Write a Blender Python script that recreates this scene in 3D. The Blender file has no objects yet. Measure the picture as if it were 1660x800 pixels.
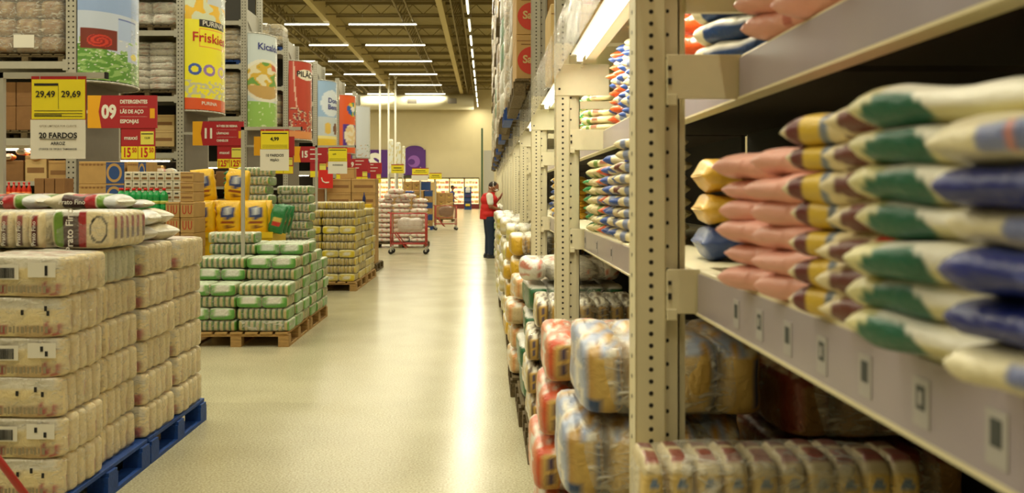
import bpy, bmesh, math, random
from mathutils import Vector, Matrix, noise
R = random.Random(7)
PI = math.pi
sc = bpy.context.scene
C = sc.collection
# ------------------------------------------------------------------ camera, light, exposure
F = 1500.0; VX = 789.0; VY = 315.0; EYE = 1.45
cam_d = bpy.data.cameras.new('camera'); cam = bpy.data.objects.new('camera', cam_d); C.objects.link(cam)
cam.location = (0, 0, EYE); cam.rotation_euler = (PI/2, 0, 0)
cam_d.sensor_width = 36; cam_d.lens = F/1660*36
cam_d.shift_x = (830-VX)/1660; cam_d.shift_y = -(400-VY)/1660
cam_d.clip_start = 0.05; cam_d.clip_end = 300
cam_d.dof.use_dof = True; cam_d.dof.focus_distance = 8.5; cam_d.dof.aperture_fstop = 4.2
sc.camera = cam
sc.view_settings.view_transform = 'Standard'; sc.view_settings.look = 'None'
sc.view_settings.gamma = 1; sc.view_settings.use_curve_mapping = False
sc.view_settings.exposure = -0.12
LIGHT = (1.0, 0.93, 0.67)          # colour of the hall's tubes
P_LINE, P_ROW, P_SHELF = 195, 240, 12   # watts: aisle line, cross rows, shelf tubes
w = bpy.data.worlds.new('world'); sc.world = w; w.use_nodes = True
w.node_tree.nodes['Background'].inputs[0].default_value = (0.9, 0.8, 0.5, 1)
w.node_tree.nodes['Background'].inputs[1].default_value = 0.35

def at(x, y, z):                    # photo pixel at depth z -> world point
    return Vector(((x-VX)/F*z, z, EYE+(VY-y)/F*z))
def wx(x, z): return (x-VX)/F*z
def wh(y, z): return EYE+(VY-y)/F*z
def lin(c):
    return tuple(((v/255)/12.92 if v <= 10 else (((v/255)+0.055)/1.055)**2.4) for v in c)

# ------------------------------------------------------------------ materials
MATS = {}
def mat(name, rgb=None, rough=0.6, metal=0, coat=0, bump=0, bscale=40, emit=None, attr=False, vary=0, alpha=None, spec=0.5, sc3=None):
    if name in MATS: return MATS[name]
    m = bpy.data.materials.new(name); m.use_nodes = True; nt = m.node_tree; n = nt.nodes; l = nt.links
    b = n['Principled BSDF']
    b.inputs['Roughness'].default_value = rough; b.inputs['Metallic'].default_value = metal
    b.inputs['Specular IOR Level'].default_value = spec
    if coat: b.inputs['Coat Weight'].default_value = coat; b.inputs['Coat Roughness'].default_value = 0.15
    tc = n.new('ShaderNodeTexCoord'); vec = tc.outputs['Object']
    if sc3:
        mp = n.new('ShaderNodeMapping'); mp.inputs['Scale'].default_value = sc3; l.new(vec, mp.inputs[0]); vec = mp.outputs[0]
    src = None
    if attr:
        a = n.new('ShaderNodeAttribute'); a.attribute_name = 'Col'; src = a.outputs['Color']
    else:
        col = (*lin(rgb), 1); b.inputs['Base Color'].default_value = col
    if vary:
        nz = n.new('ShaderNodeTexNoise'); nz.inputs['Scale'].default_value = bscale*0.35; nz.inputs['Detail'].default_value = 6
        l.new(vec, nz.inputs['Vector'])
        mr = n.new('ShaderNodeMapRange'); mr.inputs[1].default_value = 0.3; mr.inputs[2].default_value = 0.7
        mr.inputs[3].default_value = 1-vary; mr.inputs[4].default_value = 1+vary*0.6
        l.new(nz.outputs[0], mr.inputs[0])
        mx = n.new('ShaderNodeMix'); mx.data_type = 'RGBA'; mx.blend_type = 'MULTIPLY'; mx.inputs[0].default_value = 1
        if src: l.new(src, mx.inputs[6])
        else: mx.inputs[6].default_value = col
        l.new(mr.outputs[0], mx.inputs[7]); src = mx.outputs[2]
    if src: l.new(src, b.inputs['Base Color'])
    if bump:
        nz = n.new('ShaderNodeTexNoise'); nz.inputs['Scale'].default_value = bscale; nz.inputs['Detail'].default_value = 5
        nz.inputs['Distortion'].default_value = 0.8
        l.new(vec, nz.inputs['Vector'])
        bp = n.new('ShaderNodeBump'); bp.inputs['Strength'].default_value = bump; bp.inputs['Distance'].default_value = 0.02
        l.new(nz.outputs[0], bp.inputs['Height']); l.new(bp.outputs[0], b.inputs['Normal'])
        if coat: l.new(bp.outputs[0], b.inputs['Coat Normal'])
    if emit:
        b.inputs['Emission Color'].default_value = (*lin(emit[0]), 1); b.inputs['Emission Strength'].default_value = emit[1]
    MATS[name] = m; return m
def film(name, opac=0.12, rough=0.12, tint=(235, 232, 220), bscale=18):
    if name in MATS: return MATS[name]
    m = bpy.data.materials.new(name); m.use_nodes = True; nt = m.node_tree; n = nt.nodes; l = nt.links
    n.clear(); out = n.new('ShaderNodeOutputMaterial')
    tr = n.new('ShaderNodeBsdfTransparent'); pb = n.new('ShaderNodeBsdfPrincipled')
    pb.inputs['Base Color'].default_value = (*lin(tint), 1); pb.inputs['Roughness'].default_value = rough
    mx = n.new('ShaderNodeMixShader'); tc = n.new('ShaderNodeTexCoord')
    mp = n.new('ShaderNodeMapping'); mp.inputs['Scale'].default_value = (1, 1, 2.2); l.new(tc.outputs['Object'], mp.inputs[0])
    nz = n.new('ShaderNodeTexNoise'); nz.inputs['Scale'].default_value = bscale; nz.inputs['Detail'].default_value = 4; nz.inputs['Distortion'].default_value = 1.5
    l.new(mp.outputs[0], nz.inputs['Vector'])
    bp = n.new('ShaderNodeBump'); bp.inputs['Strength'].default_value = 0.9; bp.inputs['Distance'].default_value = 0.03
    l.new(nz.outputs[0], bp.inputs['Height']); l.new(bp.outputs[0], pb.inputs['Normal'])
    mr = n.new('ShaderNodeMapRange'); mr.inputs[1].default_value = 0.5; mr.inputs[2].default_value = 0.72
    mr.inputs[3].default_value = opac; mr.inputs[4].default_value = min(0.95, opac*3.2); l.new(nz.outputs[0], mr.inputs[0])
    l.new(mr.outputs[0], mx.inputs[0]); l.new(tr.outputs[0], mx.inputs[1]); l.new(pb.outputs[0], mx.inputs[2]); l.new(mx.outputs[0], out.inputs[0])
    MATS[name] = m; return m

M_print = mat('printed_film', attr=True, rough=0.38, coat=0.35, bump=0.35, bscale=28, vary=0.10)
M_bale = mat('bale_film', attr=True, rough=0.42, coat=0.4, bump=0.55, bscale=22, vary=0.14)
M_board = mat('printed_board', attr=True, rough=0.45, coat=0.3)
M_wrap = film('stretch_wrap', 0.13)
M_wrap2 = film('cloudy_wrap', 0.22, bscale=9)
M_clear = film('clear_sheet', 0.07, 0.05, bscale=5)
M_cream = mat('cream_enamel', (232, 222, 186), 0.42, bump=0.03, bscale=60, vary=0.03)
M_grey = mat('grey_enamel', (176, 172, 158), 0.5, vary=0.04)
M_dgrey = mat('end_panel_grey', (112, 106, 96), 0.6, vary=0.04)
M_hole = mat('punched_hole_dark', (40, 36, 32), 0.9)
M_lav = mat('lavender_price_channel', (164, 153, 166), 0.28, coat=0.4, vary=0.06, bscale=14)
M_white = mat('white_paper', (232, 228, 216), 0.6)
M_black = mat('black_print', (28, 26, 26), 0.7)
M_yel = mat('yellow_poster', (238, 220, 40), 0.5)
M_amber = mat('amber_board', (232, 168, 24), 0.5)
M_red = mat('red_board', (168, 32, 40), 0.5)
M_redt = mat('red_print', (190, 30, 30), 0.6)
M_bright = mat('bright_red', (214, 36, 28), 0.5)
M_wood = mat('pallet_wood', (176, 140, 84), 0.8, bump=0.3, bscale=30, vary=0.3, sc3=(1, 6, 6))
M_oldwood = mat('weathered_pallet_wood', (104, 88, 58), 0.85, bump=0.3, bscale=30, vary=0.35, sc3=(6, 1, 6))
M_bluew = mat('blue_pallet_paint', (20, 66, 140), 0.6, bump=0.2, bscale=30, vary=0.25)
M_card = mat('cardboard', (188, 150, 92), 0.75, vary=0.10, bscale=20)
M_card2 = mat('dark_cardboard', (140, 100, 58), 0.75, vary=0.12, bscale=20)
M_card3 = mat('pale_cardboard', (206, 176, 120), 0.75, vary=0.08, bscale=20)
M_tape = mat('packing_tape', (160, 126, 74), 0.3)
M_blueprint = mat('blue_print', (40, 74, 136), 0.6)
M_wall = mat('painted_wall', (214, 200, 160), 0.8, vary=0.03, bscale=3)
M_steel = mat('galvanised_tube', (190, 188, 178), 0.35, metal=0.3)
M_cartred = mat('cart_red', (176, 48, 40), 0.4, coat=0.3)
M_wire = mat('cart_wire', (190, 150, 130), 0.4, metal=0.4)
M_rubber = mat('black_rubber', (34, 32, 32), 0.7)
M_purple = mat('purple_board', (84, 34, 120), 0.6)
M_purple2 = mat('light_purple_print', (140, 84, 170), 0.6)
M_tube = mat('lit_tube', (255, 255, 255), 0.5, emit=((255, 252, 225), 6))
M_truss = mat('truss_steel', (128, 112, 66), 0.6, vary=0.08, bscale=3)
M_beam = mat('painted_girder', (190, 172, 116), 0.6)

# ------------------------------------------------------------------ mesh helpers
class MB:
    def __init__(s): s.v = []; s.f = []; s.c = []
    def add(s, vs, fs, col=None):
        o = len(s.v); s.v += [tuple(p) for p in vs]; s.f += [tuple(i+o for i in f) for f in fs]
        s.c += [col]*len(vs) if not isinstance(col, list) else col
        return s
    def box(s, x0, x1, y0, y1, z0, z1, col=None):
        v = [(x0,y0,z0),(x1,y0,z0),(x1,y1,z0),(x0,y1,z0),(x0,y0,z1),(x1,y0,z1),(x1,y1,z1),(x0,y1,z1)]
        return s.add(v, [(0,3,2,1),(4,5,6,7),(0,1,5,4),(1,2,6,5),(2,3,7,6),(3,0,4,7)], col)
    def tube(s, a, b, r0, r1=None, n=8, col=None):
        a = Vector(a); b = Vector(b); r1 = r0 if r1 is None else r1
        d = (b-a).normalized(); u = d.orthogonal().normalized(); w_ = d.cross(u)
        vs = []
        for p, r in ((a, r0), (b, r1)):
            for i in range(n):
                t = 2*PI*i/n; vs.append(p+(u*math.cos(t)+w_*math.sin(t))*r)
        fs = [(i, (i+1) % n, n+(i+1) % n, n+i) for i in range(n)]+[tuple(range(n))[::-1], tuple(range(n, 2*n))]
        return s.add(vs, fs, col)
    def path(s, pts, r, n=6, col=None):
        for a, b in zip(pts, pts[1:]): s.tube(a, b, r, n=n, col=col)
        return s
    def lathe(s, prof, n=14, col=None, c=(0, 0, 0)):      # prof: (r, z)
        vs = []; 
        for r, z in prof:
            for i in range(n):
                t = 2*PI*i/n; vs.append((c[0]+r*math.cos(t), c[1]+r*math.sin(t), c[2]+z))
        fs = []
        for k in range(len(prof)-1):
            for i in range(n): fs.append((k*n+i, k*n+(i+1) % n, (k+1)*n+(i+1) % n, (k+1)*n+i))
        fs += [tuple(range(n))[::-1], tuple(range((len(prof)-1)*n, len(prof)*n))]
        return s.add(vs, fs, col)
    def ell(s, c, r, n=14, m=10, rot=None, col=None):
        vs = []; fs = []
        for j in range(m+1):
            ph = PI*j/m
            for i in range(n):
                t = 2*PI*i/n
                p = Vector((r[0]*math.sin(ph)*math.cos(t), r[1]*math.sin(ph)*math.sin(t), r[2]*math.cos(ph)))
                if rot: p = rot @ p
                vs.append(p+Vector(c))
        for j in range(m):
            for i in range(n): fs.append((j*n+i, (j+1)*n+i, (j+1)*n+(i+1) % n, j*n+(i+1) % n))
        return s.add(vs, fs, col)
    def cap(s, a, r0, b, r1, n=12):
        s.tube(a, b, r0, r1, n=n); s.ell(a, (r0,)*3, n, 8); s.ell(b, (r1,)*3, n, 8); return s
    def mesh(s, name, m, smooth=False):
        me = bpy.data.meshes.new(name); me.from_pydata(s.v, [], s.f)
        if any(c is not None for c in s.c):
            a = me.color_attributes.new('Col', 'FLOAT_COLOR', 'POINT')
            flat = []
            for c in s.c: flat += list(c if c is not None else (.5, .5, .5))+[1.0]
            a.data.foreach_set('color', flat)
        if m: me.materials.append(m)
        if smooth: me.polygons.foreach_set('use_smooth', [True]*len(me.polygons))
        me.update(); return me
def bevel(me, wd, seg=2):
    b = bmesh.new(); b.from_mesh(me); bmesh.ops.remove_doubles(b, verts=b.verts, dist=1e-6)
    bmesh.ops.bevel(b, geom=b.edges[:], offset=wd, segments=seg, affect='EDGES', profile=0.5); b.to_mesh(me); b.free(); return me

def link(name, me, parent=None, loc=(0, 0, 0), rot=(0, 0, 0)):
    o = bpy.data.objects.new(name, me); C.objects.link(o)
    if parent: o.parent = parent
    o.location = loc; o.rotation_euler = rot
    return o
LONG = set()
def tag(o, label, cat, group=None, kind=None):
    o['label'] = label; o['category'] = cat
    if len(label.split()) > 16: LONG.add(label)
    if group: o['group'] = group
    if kind: o['kind'] = kind
    return o
def thing(name, label, cat, loc=(0, 0, 0), rz=0, group=None):
    o = bpy.data.objects.new(name, None); C.objects.link(o); o.location = loc; o.rotation_euler = (0, 0, rz)
    o.empty_display_size = 0.1
    return tag(o, label, cat, group)
def struct(name, me, loc=(0, 0, 0)):
    o = link(name, me, None, loc); o['kind'] = 'structure'; return o
def place(proto, name, label, cat, loc, rz=0, group=None):
    """proto: list of (part name, mesh, loc, rot, children); a single-part proto makes a plain mesh thing"""
    if len(proto) == 1 and not proto[0][4]:
        p = proto[0]; o = link(name, p[1], None, loc, (0, 0, rz)); return tag(o, label, cat, group)
    t = thing(name, label, cat, loc, rz, group)
    for (pn, me, pl, pr, ch) in proto:
        c = link(pn, me, t, pl, pr)
        for (qn, qm, ql, qr, _) in ch: link(qn, qm, c, ql, qr)
    return t
def PT(n, me, loc=(0, 0, 0), rot=(0, 0, 0), ch=()): return (n, me, loc, rot, ch)
ORD = ['first', 'second', 'third', 'fourth', 'fifth', 'sixth', 'seventh', 'eighth', 'ninth', 'tenth', 'eleventh', 'twelfth', 'thirteenth', 'fourteenth', 'fifteenth', 'sixteenth', 'seventeenth', 'eighteenth', 'nineteenth', 'twentieth', 'twenty-first', 'twenty-second', 'twenty-third', 'twenty-fourth']
def lay(i, n): return 'bottom layer' if i == 0 else ('top layer' if i == n-1 else ORD[i]+' layer up')

FONTCACHE = {}
def text_mesh(s, size, m, bold=0.0, align='CENTER', sx=1.0, depth=0.0):
    k = (s, size, m.name, bold, align, sx, depth)
    if k in FONTCACHE: return FONTCACHE[k]
    cu = bpy.data.curves.new('lettering', 'FONT'); cu.body = s; cu.size = size; cu.align_x = align; cu.align_y = 'CENTER'
    cu.offset = bold*size; cu.resolution_u = 3; cu.extrude = depth
    o = bpy.data.objects.new('tmp', cu); C.objects.link(o)
    bpy.context.view_layer.update()
    me = bpy.data.meshes.new_from_object(o.evaluated_get(bpy.context.evaluated_depsgraph_get()))
    bpy.data.objects.remove(o); me.name = 'lettering'
    me.materials.clear(); me.materials.append(m)
    if sx != 1: me.transform(Matrix.Diagonal((sx, 1, 1, 1)))
    FONTCACHE[k] = me; return me
UP = (PI/2, 0, 0)
def text(s, size, loc, m, parent, name='lettering', bold=0.01, align='CENTER', rot=UP, sx=1.0):
    return link(name, text_mesh(s, size, m, bold, align, sx), parent, loc, rot)

# cube-sphere style rounded lump (superellipsoid), colour from normalised position
def lump(size, k=5, n=8, colf=None, amp=0.0, seed=0, nf=6, mb=None, off=(0, 0, 0), kz=None):
    mb = mb or MB(); d = {}; vs = []; cs = []; fs = []
    nx, ny, nz_ = (n if isinstance(n, tuple) else (n, n, n))
    def vid(x, y, z):
        key = (round(x, 5), round(y, 5), round(z, 5))
        if key in d: return d[key]
        q = ((abs(x)**k+abs(y)**k)**((kz or k)/k)+abs(z)**(kz or k))**(1/(kz or k)) or 1
        a, b, c = x/q, y/q, z/q
        p = Vector((a*size[0]/2, b*size[1]/2, c*size[2]/2))
        if amp:
            nn = noise.noise(p*nf+Vector((seed*3.1, seed*1.7, seed*0.9)))
            dirn = Vector((a, b, c)).normalized(); p += dirn*nn*amp
        d[key] = len(vs); vs.append((p.x+off[0], p.y+off[1], p.z+off[2]))
        cs.append(colf(a, b, c) if colf else None)
        return d[key]
    def face(ax, sgn, n1, n2):
        for i in range(n1):
            for j in range(n2):
                q = []
                for (ii, jj) in ((i, j), (i+1, j), (i+1, j+1), (i, j+1)):
                    a = -1+2*ii/n1; b = -1+2*jj/n2
                    pt = [0, 0, 0]; pt[ax] = sgn; o = [t for t in (0, 1, 2) if t != ax]; pt[o[0]] = a; pt[o[1]] = b
                    q.append(vid(*pt))
                flip = (sgn > 0) == (ax == 1)
                fs.append(tuple(q[::-1]) if flip else tuple(q))
    for s_ in (-1, 1):
        face(0, s_, ny, nz_); face(1, s_, nx, nz_); face(2, s_, nx, ny)
    mb.add(vs, fs, cs); return mb

def pillow(L, W, T, colf, nu=30, nv=18, amp=0.006, seed=0, sag=0.0, tp=7):
    """bag lying along X with sealed tips; colf(u -1..1, y -1..1, z -1..1)"""
    mb = MB(); vs = []; cs = []
    for i in range(nu+1):
        u = -1+2*i/nu; a = abs(u)
        t = max(0.07, (1-min(1, a*1.04)**tp)**0.6)*(1+.10*math.sin(u*7+seed)); wd = 1-0.10*a**6
        if a > 0.965: t = 0.06; wd *= .9
        for j in range(nv):
            th = 2*PI*j/nv; c_ = math.cos(th); s_ = math.sin(th)
            y = math.copysign(abs(c_)**0.75, c_)*wd; z = math.copysign(abs(s_)**0.8, s_)*t
            p = Vector((u*L/2, y*W/2, z*T/2))
            nn = noise.noise(p*14+Vector((seed, seed*2.3, 0)))
            p.y += nn*amp*math.copysign(1, c_)*min(1, abs(c_)*2); p.z += nn*amp*math.copysign(1, s_)*t
            vs.append((p.x, p.y, p.z+T/2)); cs.append(colf(u, c_, s_))
    fs = []
    for i in range(nu):
        for j in range(nv): fs.append((i*nv+j, i*nv+(j+1) % nv, (i+1)*nv+(j+1) % nv, (i+1)*nv+j))
    fs += [tuple(range(nv)), tuple(range(nu*nv, (nu+1)*nv))[::-1]]
    mb.add(vs, fs, cs); return mb.mesh('bag', M_print, True)

def K(*rgb): return lin(rgb)
def nz(x, y, z=0): return noise.noise(Vector((x, y, z)))

# ------------------------------------------------------------------ structure: hall
def quad(name, pts, m):
    mb = MB(); mb.add(pts, [(0, 1, 2, 3)]); return mb.mesh(name, m)
def floor_mat():
    m = bpy.data.materials.new('polished_terrazzo'); m.use_nodes = True; nt = m.node_tree; n = nt.nodes; l = nt.links; b = n['Principled BSDF']
    tc = n.new('ShaderNodeTexCoord')
    v1 = n.new('ShaderNodeTexNoise'); v1.inputs['Scale'].default_value = 90; v1.inputs['Detail'].default_value = 3; l.new(tc.outputs['Object'], v1.inputs[0])
    v2 = n.new('ShaderNodeTexNoise'); v2.inputs['Scale'].default_value = 1.6; v2.inputs['Detail'].default_value = 8; l.new(tc.outputs['Object'], v2.inputs[0])
    cr = n.new('ShaderNodeValToRGB'); cr.color_ramp.elements[0].position = 0.35; cr.color_ramp.elements[1].position = 0.62
    cr.color_ramp.elements[0].color = (*K(160, 153, 124), 1); cr.color_ramp.elements[1].color = (*K(200, 193, 162), 1)
    l.new(v1.outputs[0], cr.inputs[0])
    mx = n.new('ShaderNodeMix'); mx.data_type = 'RGBA'; mx.blend_type = 'MULTIPLY'; mx.inputs[0].default_value = 0.35
    l.new(cr.outputs[0], mx.inputs[6]); 
    cr2 = n.new('ShaderNodeValToRGB'); cr2.color_ramp.elements[0].position = 0.35; cr2.color_ramp.elements[1].position = 0.65
    cr2.color_ramp.elements[0].color = (.72, .72, .7, 1); l.new(v2.outputs[0], cr2.inputs[0]); l.new(cr2.outputs[0], mx.inputs[7])
    l.new(mx.outputs[2], b.inputs['Base Color'])
    mr = n.new('ShaderNodeMapRange'); mr.inputs[3].default_value = 0.17; mr.inputs[4].default_value = 0.27; l.new(v2.outputs[0], mr.inputs[0]); l.new(mr.outputs[0], b.inputs['Roughness'])
    b.inputs['Specular IOR Level'].default_value = 0.13
    return m
XL, XR, YB, YF, HC = -46.0, 14.0, -14.0, 94.0, 12.4
struct('floor', quad('floor', [(XL, YB, 0), (XR, YB, 0), (XR, YF, 0), (XL, YF, 0)], floor_mat()))
def deck_mat():
    m = mat('roof_deck', (150, 134, 84), 0.7, vary=0.1, bscale=1.5)
    nt = m.node_tree; n = nt.nodes; l = nt.links
    tc = n.new('ShaderNodeTexCoord'); wv = n.new('ShaderNodeTexWave'); wv.wave_type = 'BANDS'; wv.bands_direction = 'Y'; wv.inputs['Scale'].default_value = 0.9
    l.new(tc.outputs['Object'], wv.inputs[0]); bp = n.new('ShaderNodeBump'); bp.inputs['Strength'].default_value = 0.6; bp.inputs['Distance'].default_value = 0.08
    l.new(wv.outputs[1], bp.inputs['Height']); l.new(bp.outputs[0], n['Principled BSDF'].inputs['Normal']); return m
struct('ceiling', quad('ceiling', [(XL, YF, HC), (XR, YF, HC), (XR, YB, HC), (XL, YB, HC)], deck_mat()))
struct('wall_front', quad('wall', [(XL, YF, 0), (XR, YF, 0), (XR, YF, HC), (XL, YF, HC)], M_wall))
struct('wall_left', quad('wall', [(XL, YB, 0), (XL, YF, 0), (XL, YF, HC), (XL, YB, HC)], M_wall))
struct('wall_right', quad('wall', [(XR, YF, 0), (XR, YB, 0), (XR, YB, HC), (XR, YF, HC)], M_wall))
struct('wall_back', quad('wall', [(XR, YB, 0), (XL, YB, 0), (XL, YB, HC), (XR, YB, HC)], M_wall))

# roof girders and lattice joists
gi = MB()
for x in (-2.5, -9.3):
    mb = MB(); mb.box(x-.16, x+.16, 20, YF-.05, 11.45, 12.38)
    o = struct('trim_1', mb.mesh('girder', M_beam))
for j, y in enumerate([30+3.75*i for i in range(17)]):
    mb = MB(); mb.box(-30, 8, y-.06, y+.06, 12.2, 12.4); mb.box(-30, 8, y-.04, y+.04, 11.62, 11.7)
    if j % 2 == 0:
        x = -30
        while x < 8:
            mb.tube((x, y, 11.66), (x+.6, y, 12.22), .03, n=4); mb.tube((x+.6, y, 12.22), (x+1.2, y, 11.66), .03, n=4); x += 1.2
    struct('trim_2', mb.mesh('joist', M_truss))
for x in (-1.6, -4.6, -12.0, 2.4):
    mb = MB()
    for dx in (-.3, .3):
        mb.box(x+dx-.04, x+dx+.04, 24, YF-.1, 11.5, 11.6)
    y = 24
    while y < YF-1.5:
        mb.tube((x-.3, y, 11.55), (x, y+.5, 12.38), .025, n=4); mb.tube((x+.3, y, 11.55), (x, y+.5, 12.38), .025, n=4)
        mb.tube((x, y+.5, 12.38), (x-.3, y+1, 11.55), .025, n=4); mb.tube((x, y+.5, 12.38), (x+.3, y+1, 11.55), .025, n=4); y += 1
    struct('trim_3', mb.mesh('lattice_truss', M_truss))

def area(parent, loc, sx, sy, power, rot=(0, 0, 0), col=LIGHT, spread=PI):
    d = bpy.data.lights.new('tube_glow', 'AREA'); d.shape = 'RECTANGLE'; d.size = sx; d.size_y = sy; d.energy = power; d.color = col; d.spread = spread
    o = bpy.data.objects.new('tube_light', d); C.objects.link(o); o.parent = parent; o.location = loc; o.rotation_euler = rot; return o
def tube_fixture(name, label, c, length, along, power, group, r=.036):
    t = thing(name, label, 'ceiling light', c, 0, group)
    h = length/2
    if along == 'y':
        hs = MB().box(-.07, .07, -h, h, .05, .11); tb = MB().tube((0, -h, 0), (0, h, 0), r, n=8); sz = (.16, length)
        rod = MB().tube((0, -h*.6, .1), (0, -h*.6, HC-c[2]), .008, n=4).tube((0, h*.6, .1), (0, h*.6, HC-c[2]), .008, n=4)
    else:
        hs = MB().box(-h, h, -.07, .07, .05, .11); tb = MB().tube((-h, 0, 0), (h, 0, 0), r, n=8); sz = (length, .16)
        rod = MB().tube((-h*.6, 0, .1), (-h*.6, 0, HC-c[2]), .008, n=4).tube((h*.6, 0, .1), (h*.6, 0, HC-c[2]), .008, n=4)
    link('housing', hs.mesh('housing', M_grey), t); link('tube', tb.mesh('tube', M_tube, True), t); link('suspension_rod', rod.mesh('suspension_rod', M_steel), t)
    area(t, (0, 0, -.07), sz[0], sz[1], power)
k = 0
y = 41.9+1.6-4.8*10
while y < 93:
    tube_fixture('line_light', 'fluorescent fixture in the lengthwise row hung above the aisle', (-.9, y, 10.25), 3.1, 'y', P_LINE, 'lengthwise row of aisle lights'); y += 4.8
rows = [54+7.5*i for i in range(-7, 6)]
for ri, y in enumerate(rows):
    for xi, (x0, x1) in enumerate(((-8.05, -4.1), (-11.8, -9.2), (-16.8, -12.8), (-24, -20), (3.0, 7.0))):
        if xi >= 3 and ri % 2: continue
        tube_fixture('cross_light', 'long fluorescent fixture hung crosswise under the roof, in the cross rows', ((x0+x1)/2, y, 11.36), x1-x0, 'x', P_ROW, 'crosswise ceiling lights')

# air duct with vents along the far wall
t = thing('air_duct', 'fat pale fabric air duct along the top of the far wall', 'duct', (0, 92.6, 10.7))
mb = MB().tube((-34, 0, 0), (-1.3, 0, 0), .8, n=24)
link('duct', mb.mesh('duct', mat('duct_fabric', (222, 214, 184), 0.7), True), t)
for x in (668, 733):
    X = wx(x, 91.8); link('vent_grille', MB().box(X-.45, X+.45, -.86, -.72, -.25, .25).mesh('vent', M_dgrey), t)

# ------------------------------------------------------------------ pallets
def pallet_proto(w_, d_, m, h=.14):
    P = []
    for i in range(7):
        x = w_*(i+.5)/7; P.append(PT('deck_board', bevel(MB().box(-w_*.058, w_*.058, 0, d_, h-.022, h).mesh('deck_board', m), .003, 1), (x, 0, 0)))
    for i in range(3):
        for j in range(3):
            x = [.05, w_/2, w_-.05][i]; yy = [.06, d_/2, d_-.06][j]
            P.append(PT('block', MB().box(-.05, .05, -.06, .06, .02, h-.042).mesh('block', m), (x, yy, 0)))
    for j in range(3):
        yy = [.06, d_/2, d_-.06][j]
        P.append(PT('stringer_board', MB().box(0, w_, -.05, .05, h-.042, h-.022).mesh('stringer', m), (0, yy, 0)))
    for i in range(3):
        x = [.05, w_/2, w_-.05][i]
        P.append(PT('bottom_board', MB().box(-.05, .05, 0, d_, 0, .02).mesh('bottom_board', m), (x, 0, 0)))
    return P
# ------------------------------------------------------------------ bales
def bale_proto(size, nb, axis, colf, wrap=None, kk=6, rows2=1, amp=.004, res=8, seed=0, merged=False, gapf=1.03, wkk=9, kz=None):
    """bale with base at z=0 centred in x,y; nb bags side by side along axis; rows2 across the other axis"""
    L = size[0] if axis == 'x' else size[1]; W = size[1] if axis == 'x' else size[0]
    t_ = L/nb; P = []; mm = MB()
    for r in range(rows2):
        for i in range(nb):
            a = -L/2+t_*(i+.5); b = -W/2+(W/rows2)*(r+.5)
            sz = (t_*gapf, W/rows2*.985, size[2]) if axis == 'x' else (W/rows2*.985, t_*gapf, size[2])
            off = (a, b, size[2]/2) if axis == 'x' else (b, a, size[2]/2)
            f = (lambda x, y, z, i=i, r=r: colf(x, y, z, i, r)) 
            if merged: lump(sz, kk, res, f, amp, seed+i*3+r, mb=mm, off=off, kz=kz)
            else: P.append(PT('bag', lump(sz, kk, res, f, amp, seed+i*3+r, kz=kz).mesh('bag', M_bale, True), off))
    if merged: P.append(PT('bale', mm.mesh('bale', M_bale, True)))
    if wrap:
        wm = lump((size[0]*1.012, size[1]*1.012, size[2]*1.006), wkk, 10, None, .006, seed+50, 12).mesh('shrink_wrap', wrap, True)
        P.append(PT('shrink_wrap', wm, (0, 0, size[2]/2)))
    return P

# ---- rice bale of the near pallet on the left
RICE = K(232, 216, 172); CREAM = K(228, 218, 188); MAROON = K(132, 44, 52); GRN = K(110, 150, 50); BRN = K(66, 36, 34); RPINK = K(170, 60, 66)
def rice_col(seed):
    def f(x, y, z, i, r):
        c = RICE
        n1 = nz(x*3+seed, z*3+i*2, y*2)
        if z > .75: c = K(226, 222, 208) if n1 > -.1 else K(196, 160, 150)
        if abs(x) > .86:
            c = K(228, 210, 164)
            if -.6 < z+.3*math.sin(i*2.1+seed) < .15 and .2 < y < .75 and (i+seed) % 3 == 0: c = K(168, 98, 80)
        if i == 0 and y < -.7:      # broad face of the nearest bag, back of pack
            c = K(230, 212, 164)
            if z > .35: c = K(222, 216, 200)
            if z < -.35 and x > .1: c = K(204, 178, 134)
            if -.9 < z < -.3 and .55 < x < .88: c = K(176, 84, 80) if int(x*40) % 2 else c
            if -.9 < z < -.35 and -.25 < x < -.02: c = K(166, 72, 68)
            if -.7 < z < -.4 and -.55 < x < -.38: c = K(96, 96, 92)
        if seed == 8 and abs(z) < .9: c = K(96, 140, 60) if i == 0 and y < 0 else (K(120, 150, 96) if i == 4 and y > .2 else K(206, 206, 178))
        return c
    return f
def barcode_mesh(w_, h_, m=M_black):
    mb = MB(); rr = random.Random(3); x = -w_/2
    while x < w_/2:
        b = rr.choice((.012, .02, .03))*w_; mb.box(x, x+b, -.001, 0, -h_/2, h_/2); x += b+rr.choice((.014, .022))*w_
    return mb.mesh('barcode', m)
BC = barcode_mesh(.085, .045)
SPOT = MB().box(-.006, .006, -.001, 0, -.011, .011).mesh('print', M_black)
_f = MB()
for _q in range(22): _f.box(-.2+_q*.017, -.192+_q*.017+.004*(_q % 3 == 0), -.001, 0, -.012-.004*(_q % 2), .012+.004*(_q % 3 == 1))
FTXT = _f.mesh('small_text', mat('grey_print', (150, 138, 110), .7))
LABW = MB().box(-.06, .06, -.0008, 0, -.032, .032).mesh('label_panel', M_white)
SX0 = -1.8
cols = [(3.97, 4.40, 6, .0), (4.44, 4.88, 6, -.025), (4.93, 5.39, 6, -.005), (5.44, 5.93, 6, .0)]
BH = .172
PB = pallet_proto(1.04, .98, M_bluew)
place(PB, 'pallet', 'blue pallet under the near end of the rice bale stack', 'pallet', (-2.84, 3.97, 0))
place(PB, 'pallet', 'blue pallet under the far end of the rice bale stack', 'pallet', (-2.84, 4.965, 0))
rice_protos = {}
colname = ['nearest', 'second', 'third', 'farthest']
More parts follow.
